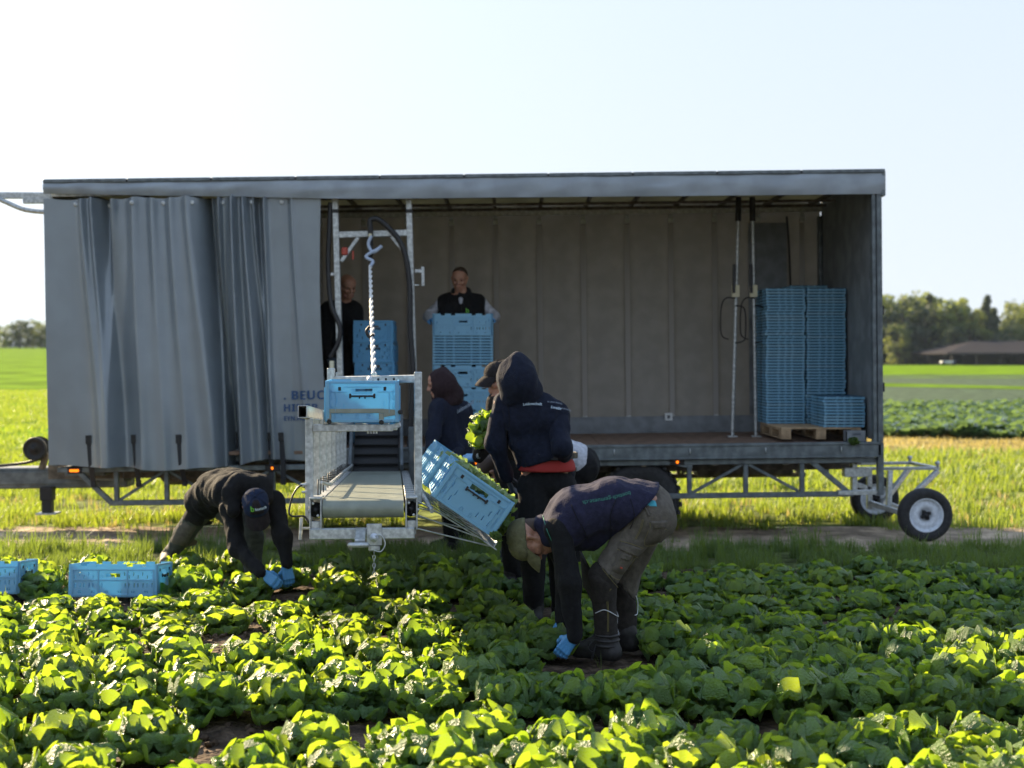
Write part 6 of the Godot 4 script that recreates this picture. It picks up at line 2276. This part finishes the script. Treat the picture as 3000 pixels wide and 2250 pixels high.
func man_bent_left() -> void:
	var J := {"head": Vector3(0.415, 0.643, 0.7), "neck": Vector3(0.348, 0.699, 0.55), "chest": Vector3(0.245, 0.732, 0.35), "belly": Vector3(0.06, 0.736, 0.1), "pelvis": Vector3(-0.092, 0.62, -0.1), "shl": Vector3(0.504, 0.668, 0.5), "shr": Vector3(0.197, 0.619, 0.48), "ell": Vector3(0.593, 0.437, 0.65), "elr": Vector3(0.276, 0.353, 0.65), "wrl": Vector3(0.624, 0.256, 0.7), "wrr": Vector3(0.473, 0.215, 0.85), "hdl": Vector3(0.634, 0.192, 0.7), "hdr": Vector3(0.537, 0.17, 0.85), "hil": Vector3(-0.026, 0.594, -0.15), "hir": Vector3(-0.127, 0.571, -0.1), "knl": Vector3(0.31, 0.386, 0.25), "knr": Vector3(-0.301, 0.351, -0.25), "anl": Vector3(0.319, 0.091, 0.3), "anr": Vector3(-0.464, 0.142, -0.4), "tol": Vector3(0.392, 0.082, 0.5), "tor": Vector3(-0.439, 0.118, -0.15)}
	var o := {"fwd": Vector3(0.22, -0.74, 0.62), "up": Vector3(0.08, 0.66, 0.75), "top": M.black_cloth, "top_name": "hooded_jacket", "hood": true, "legs": M.moss_patch, "boot": M.boot_tan, "glove": M.glove_blue, "r": 0.130, "ru": 0.072, "rf": 0.060, "rt": 0.094, "rk": 0.076, "cell": 0.013, "amp": 0.008, "shaft": 0.16, "wide": 1.05,
		"back_l": Vector3(0.3, 0.2, 1), "back_r": Vector3(-0.2, 0.6, 0.8), "extra": [[Vector3(0.0, 0.70, 0.0), Vector3(-0.10, 0.62, -0.1), 0.135, 0.135]]}
	var p := person("person_007", "man bending over the lettuces on the left, navy cap, black hooded jacket, blue gloves", Vector3(-2.2, 0, -10.6), J, o)
	cap(p, J, o.hb, M.cap_navy, M.cap_black, M.cap_black)
	obj("hood", skin_mesh([[J.neck + Vector3(-0.13, 0.05, 0.02), J.neck + Vector3(-0.08, 0.09, -0.02), 0.07, 0.08], [J.neck + Vector3(-0.08, 0.09, -0.02), J.neck + Vector3(0.08, 0.09, -0.02), 0.08, 0.075], [J.neck + Vector3(-0.14, 0.04, 0.02), J.neck + Vector3(-0.10, -0.08, 0.10), 0.06, 0.05], [J.neck + Vector3(0.09, 0.08, 0.0), J.neck + Vector3(0.13, 0.0, 0.06), 0.06, 0.05]], 0.04, 0.013, {"amp": 0.008}), M.black_cloth, p)
	var hb: Basis = o.hb
	var cb := [[J.head + hb * Vector3(0, 0.035, -0.035), J.head + hb * Vector3(0, 0.040, 0.022), 0.0935, 0.0885]]
	var nn := (hb.z * 0.80 + hb.y * 0.60).normalized()
	var vv := (hb.y * 0.80 - hb.z * 0.60).normalized()
	var mid: Vector3 = J.head + hb * Vector3(0, 0.037, 0.0) + nn * 0.22
	obj("cap_logo", lettering("b", 0.034, true, func(q: Vector2) -> Vector3: return onto(cb, 0.01, mid + hb.x * (q.x - 0.040) + vv * (q.y - 0.012), -nn, 0.0052)), M.logo_green, p)
	obj("cap_lettering", lettering("boetsch", 0.018, true, func(q: Vector2) -> Vector3: return onto(cb, 0.01, mid + hb.x * (q.x * 0.85 - 0.010) + vv * (q.y - 0.008), -nn, 0.0052)), M.print_white, p)
	var lb: Array = o.lb
	obj("knee_patch", flap(lb, 0.04, [Vector3(-0.34, 0.47, 0.3), Vector3(-0.16, 0.42, 0.3), Vector3(-0.28, 0.22, 0.3), Vector3(-0.43, 0.28, 0.3)], Vector3(0, 0, -1), 0.006), M.grey_trousers, p)
	obj("thigh_panel", flap(lb, 0.04, [Vector3(-0.20, 0.66, 0.4), Vector3(0.02, 0.60, 0.4), Vector3(-0.13, 0.40, 0.4), Vector3(-0.33, 0.48, 0.4)], Vector3(0, 0, -1), 0.008), M.black_cloth, p)


# ---------------------------------------------------------------- lettuces

# ring 0 lies outermost and low, ring 4 closes the heart
func leaf_mesh(ring: int, sd: int) -> ArrayMesh:
	var r := RandomNumberGenerator.new()
	r.seed = sd * 31 + ring
	var L: float = [0.170, 0.168, 0.158, 0.140, 0.115][ring] * r.randf_range(0.92, 1.08)
	var W: float = [0.062, 0.062, 0.060, 0.056, 0.048][ring] * r.randf_range(0.9, 1.1)
	var e0: float = [0.75, 1.0, 1.22, 1.36, 1.45][ring] + r.randf_range(-0.1, 0.1)
	var e1: float = [0.20, 0.62, 1.12, 1.75, 2.5][ring] + r.randf_range(-0.25, 0.25)
	var tip: float = [-0.6, -0.7, -0.5, 0.1, 0.5][ring] + r.randf_range(-0.4, 0.4)
	var cup: float = [0.30, 0.45, 0.6, 0.9, 1.1][ring]
	var ph := r.randf() * TAU
	var fr := r.randf_range(4.5, 7.5)
	var ruff: float = [0.028, 0.027, 0.024, 0.016, 0.009][ring]
	var nu := 18
	var nv := 18
	var g := []
	var p := Vector2(0.012, 0.0)
	var e := e0
	var side_bend := r.randf_range(-0.25, 0.25)
	for i in nu + 1:
		var u := 1.0 - pow(1.0 - float(i) / nu, 1.7)
		var du := u - (1.0 - pow(1.0 - float(maxi(i - 1, 0)) / nu, 1.7))
		e = lerpf(e0, e1, u) + tip * smoothstep(0.65, 1.0, u)
		if i > 0:
			p += Vector2(cos(e), sin(e)) * (L * du)
		var n := Vector2(-sin(e), cos(e))
		var w := W * (0.22 + 0.95 * pow(sin(minf(u * 1.02, 1.0) * PI * 0.62), 1.2)) * sqrt(maxf(0.0, 1.0 - pow(u, 6.0)))
		if i == nu:
			w = W * 0.03
		var row := []
		for j in nv + 1:
			var v := lerpf(-1.0, 1.0, float(j) / nv)
			var lift := cup * w * v * v * 0.55
			var edge := pow(absf(v), 2.0) * (0.35 + 0.65 * u) + 0.55 * smoothstep(0.75, 1.0, u)
			lift += ruff * edge * sin(v * fr * 1.1 + u * fr * 1.3 + ph)
			lift += 0.010 * ground_noise.get_noise_3d(u * L * 26.0 + sd * 7.0, v * w * 26.0, ring * 9.0) + 0.011 * edge * sin((v + u * signf(v) * 1.4) * fr * 2.3 + ph * 3.0)
			lift += 0.0022 * sin(TAU * (u * 5.0 - absf(v) * 1.7)) * (1.0 - 0.4 * absf(v)) - 0.006 * exp(-pow(v / 0.10, 2.0)) * (1.0 - u)
			lift += 0.0045 * sin(u * 23.0 + ph) * sin(v * 9.0 + ph * 2.0) + 0.003 * sin(u * 11.0 - v * 17.0)
			var out := p + n * lift
			var z := v * w * cos(cup * absf(v) * 0.5) + side_bend * u * u * 0.05
			row.append(Vector3(out.x, out.y, z))
		g.append(row)
	var s := SurfaceTool.new()
	s.begin(Mesh.PRIMITIVE_TRIANGLES)
	s.set_smooth_group(1)
	for i in nu:
		for j in nv:
			quad(s, g[i][j], g[i][j + 1], g[i + 1][j + 1], g[i + 1][j])
	s.generate_normals()
	return s.commit()


func lettuce_proto(sd: int) -> Node3D:
	var r := RandomNumberGenerator.new()
	r.seed = 900 + sd
	var o := Node3D.new()
	o.name = "lettuce_head"
	o.set_meta("category", "lettuce")
	var counts := [9, 9, 9, 7, 4]
	var k := 0
	for ring in 5:
		for i in counts[ring]:
			var mi := MeshInstance3D.new()
			mi.name = "leaf" if k == 0 else "leaf_%03d" % k
			k += 1
			mi.mesh = leaf_bank[ring][r.randi() % 5]
			mi.material_override = M["leaf_%d" % clampi(sd % 4 + (1 if ring > 2 else 0) + [-1, 0, 0, 1][r.randi() % 4], 0, 3)]
			var a: float = TAU * (i + 0.37 * ring) / counts[ring] + r.randf_range(-0.22, 0.22)
			var sc := r.randf_range(0.88, 1.12)
			mi.transform = Transform3D(Basis(Vector3.UP, a) * Basis(Vector3(1, 0, 0), r.randf_range(-0.2, 0.2)).scaled(Vector3(sc, sc, sc * (1.0 if r.randf() < 0.5 else -1.0))), Vector3(0, 0.012 + 0.008 * ring, 0))
			o.add_child(mi)
	return o


func make_lettuces() -> void:
	rng.seed = 4242
	for ring in 5:
		var bank := []
		for k in 5:
			bank.append(leaf_mesh(ring, k))
		leaf_bank.append(bank)
	for k in 10:
		lettuce_protos.append(lettuce_proto(k))
	# rows run along x: distance, spacing, share that is there on the left and right, size, name of the row
	var rows := [
		[5.14, 0.345, 1.0, 1.0, 1.0, "in the nearest row, at the photo's lower edge"],
		[5.50, 0.345, 1.0, 1.0, 1.0, "in the second row from the camera"],
		[5.88, 0.345, 0.9, 1.0, 1.0, "in the third row, just before the wheel track"],
		[6.66, 0.345, 1.0, 1.0, 1.0, "in the first row beyond the wheel track"],
		[7.06, 0.345, 1.0, 1.0, 0.95, "in the second row beyond the wheel track"],
		[7.48, 0.345, 1.0, 0.95, 0.92, "in the third row beyond the wheel track"],
		[7.92, 0.345, 0.95, 0.9, 0.9, "in the fourth row beyond the wheel track, level with the bent man"],
		[8.36, 0.36, 0.95, 0.92, 0.95, "in the fifth row beyond the wheel track, partly cut"],
		[8.80, 0.36, 0.85, 0.9, 0.9, "in the gappy cut row behind the bent man"],
		[9.32, 0.36, 0.9, 0.9, 0.9, "in the row before the left man's hands"],
		[9.84, 0.35, 1.0, 0.9, 1.0, "in the row the left man is picking"],
		[10.30, 0.36, 0.9, 0.9, 0.9, "in the second row from the grass verge"],
		[10.80, 0.37, 0.75, 0.9, 0.85, "in the last row beside the grass verge"]]
	var keep_out := [[0.50, 7.86, 0.20], [0.62, 8.05, 0.22], [0.32, 7.74, 0.17], [0.45, 7.55, 0.26], [0.20, 7.58, 0.2], [-1.66, 9.55, 0.16], [-1.60, 9.84, 0.17], [0.18, 9.1, 0.20], [0.34, 9.2, 0.16], [-2.735, 9.92, 0.26], [-2.55, 9.92, 0.26], [-2.95, 9.92, 0.26], [-3.65, 9.95, 0.34], [0.02, 9.95, 0.15], [-1.85, 10.3, 0.15], [-2.62, 10.95, 0.2], [0.36, 10.2, 0.2], [-1.64, 9.82, 0.10]]
	for row in rows:
		var d0: float = row[0]
		var half := d0 * 0.36 + 0.42
		var n := int(2.0 * half / row[1])
		var found := []
		for i in n + 1:
			var x: float = -half + i * row[1] + rng.randf_range(-0.03, 0.03)
			var d := d0 + rng.randf_range(-0.035, 0.035)
			var share: float = row[2] if x < 0.1 else row[3]
			if rng.randf() > share:
				continue
			var ok := true
			for q in keep_out:
				if Vector2(x - q[0], d - q[1]).length() < q[2]:
					ok = false
			if d0 < 6.0 and x < -1.05 and x > -1.45:
				ok = d0 < 5.6 and rng.randf() < 0.3
			if ok:
				found.append(Vector2(x, d))
		for i in found.size():
			var q: Vector2 = found[i]
			var flat := 1.0
			if d0 > 8.2 and (q.x > 0.6 or d0 < 9.5):
				flat = rng.randf_range(0.55, 0.95)
			if q.x > -0.05 and q.x < 0.85 and d0 > 7.0 and d0 < 7.4:
				flat = 0.68
			var k: float = row[4] * rng.randf_range(0.9, 1.12)
			var src: Node3D = lettuce_protos[rng.randi() % 10]
			var b := Basis(Vector3.UP, rng.randf() * TAU) * Basis(Vector3(1, 0, 0), rng.randf_range(-0.12, 0.12))
			dup(src, "lettuce_head", "%s lettuce head, %s from the left in the %s row from the camera" % ["flattened green" if flat < 0.75 else "green", ordinal(i + 1), ordinal(rows.find(row) + 1)], Transform3D(b.scaled(Vector3(k * 1.25, k * 1.10 * flat, k * 1.25)), Vector3(q.x, ground_at(q.x, q.y) - 0.012, -q.y)), "lettuces growing in rows")
	# picked heads in the crates and in hand
	var yaw := Basis(Vector3.UP, 0.08)
	var tilt := yaw * Basis(Vector3(0, 0, 1), -0.61)
	var pale := []
	for k in 4:
		var pp: Node3D = lettuce_protos[k].duplicate()
		for ch in pp.get_children():
			ch.material_override = M.leaf_pale
		pale.append(pp)
	var where := ["by the high corner", "second from the high corner", "in the middle", "second from the low corner", "by the low corner"]
	for c in 2:
		var mid: Vector3 = [Vector3(-0.235, 0.918, -8.05), Vector3(-0.325, 0.925, -8.70)][c]
		for i in 5:
			var at := mid + tilt * Vector3(lerpf(-0.13, 0.14, i / 4.0), 0.035, 0.20 - 0.12 * (i % 2))
			dup(pale[(i * 3 + c) % 4], "picked_lettuce", "pale picked lettuce in the %s tilted crate, %s" % [["nearest", "second"][c], where[i]], Transform3D((tilt * Basis(Vector3.UP, i * 1.3)).scaled(Vector3(0.55, 0.5, 0.55)), at), "lettuces in the tilted crates")
	dup(lettuce_protos[2], "picked_lettuce", "small lettuce leaf bunch caught on the shelf below the tilted crate", Transform3D(tilt.scaled(Vector3.ONE * 0.24), Vector3(-0.10, 0.705, -7.68)))
	dup(lettuce_protos[1], "held_lettuce", "big dark lettuce held up by the man in sunglasses, left of the hooded man", Transform3D(Basis(Vector3(0, 0, 1), 1.1).scaled(Vector3(0.9, 0.95, 0.9)), Vector3(-0.12, 1.16, -9.72)))
	dup(lettuce_protos[5], "picked_lettuce", "lettuce lying in the field crate left of the bending man", Transform3D(Basis().scaled(Vector3.ONE * 0.8), Vector3(-2.68, 0.085, -9.93)))
	dup(lettuce_protos[6], "picked_lettuce", "lettuce in the crate at the photo's left edge", Transform3D(Basis().scaled(Vector3.ONE * 0.8), Vector3(-3.55, 0.13, -9.95)))
	dup(lettuce_protos[3], "cut_lettuce", "cut lettuce dangling below the tilted crate, left of the khaki cap", Transform3D(Basis(Vector3(0, 0, 1), 2.4).scaled(Vector3.ONE * 0.75), Vector3(-0.02, 0.72, -9.0)))
	var leafy := dup(lettuce_protos[4], "fallen_leaf", "green leaf scrap on the small grey box at the trailer's tail", Transform3D(Basis(Vector3(1, 0, 0), 1.2).scaled(Vector3(0.35, 0.25, 0.35)), Vector3(3.32, 0.87, -13.83)))
	# loose outer leaves left on the cut rows
	var spots := []
	for i in 420:
		var d := rng.randf_range(8.2, 11.0)
		var x := rng.randf_range(-4.0, 4.4)
		if x < 0.3 and d > 9.1:
			continue
		if x < 0.3 and rng.randf() < 0.3:
			continue
		spots.append(Vector3(x, ground_at(x, d) - 0.02, -d))
	scatter("cut_lettuce_leaves", leaf_bank[0][1], M.leaf_2, spots.slice(0, spots.size() / 2), 0.6, 1.1, 21)
	scatter("cut_lettuce_leaves", leaf_bank[1][3], M.leaf_1, spots.slice(spots.size() / 2), 0.6, 1.0, 22)
	# a few thin weeds between the rows
	scatter("weeds", tuft(5, 0.20, 0.05, 0.003, 31), M.grass_green, spots_in(40, -4, 4, 7.0, 9.6), 0.5, 1.1, 23)
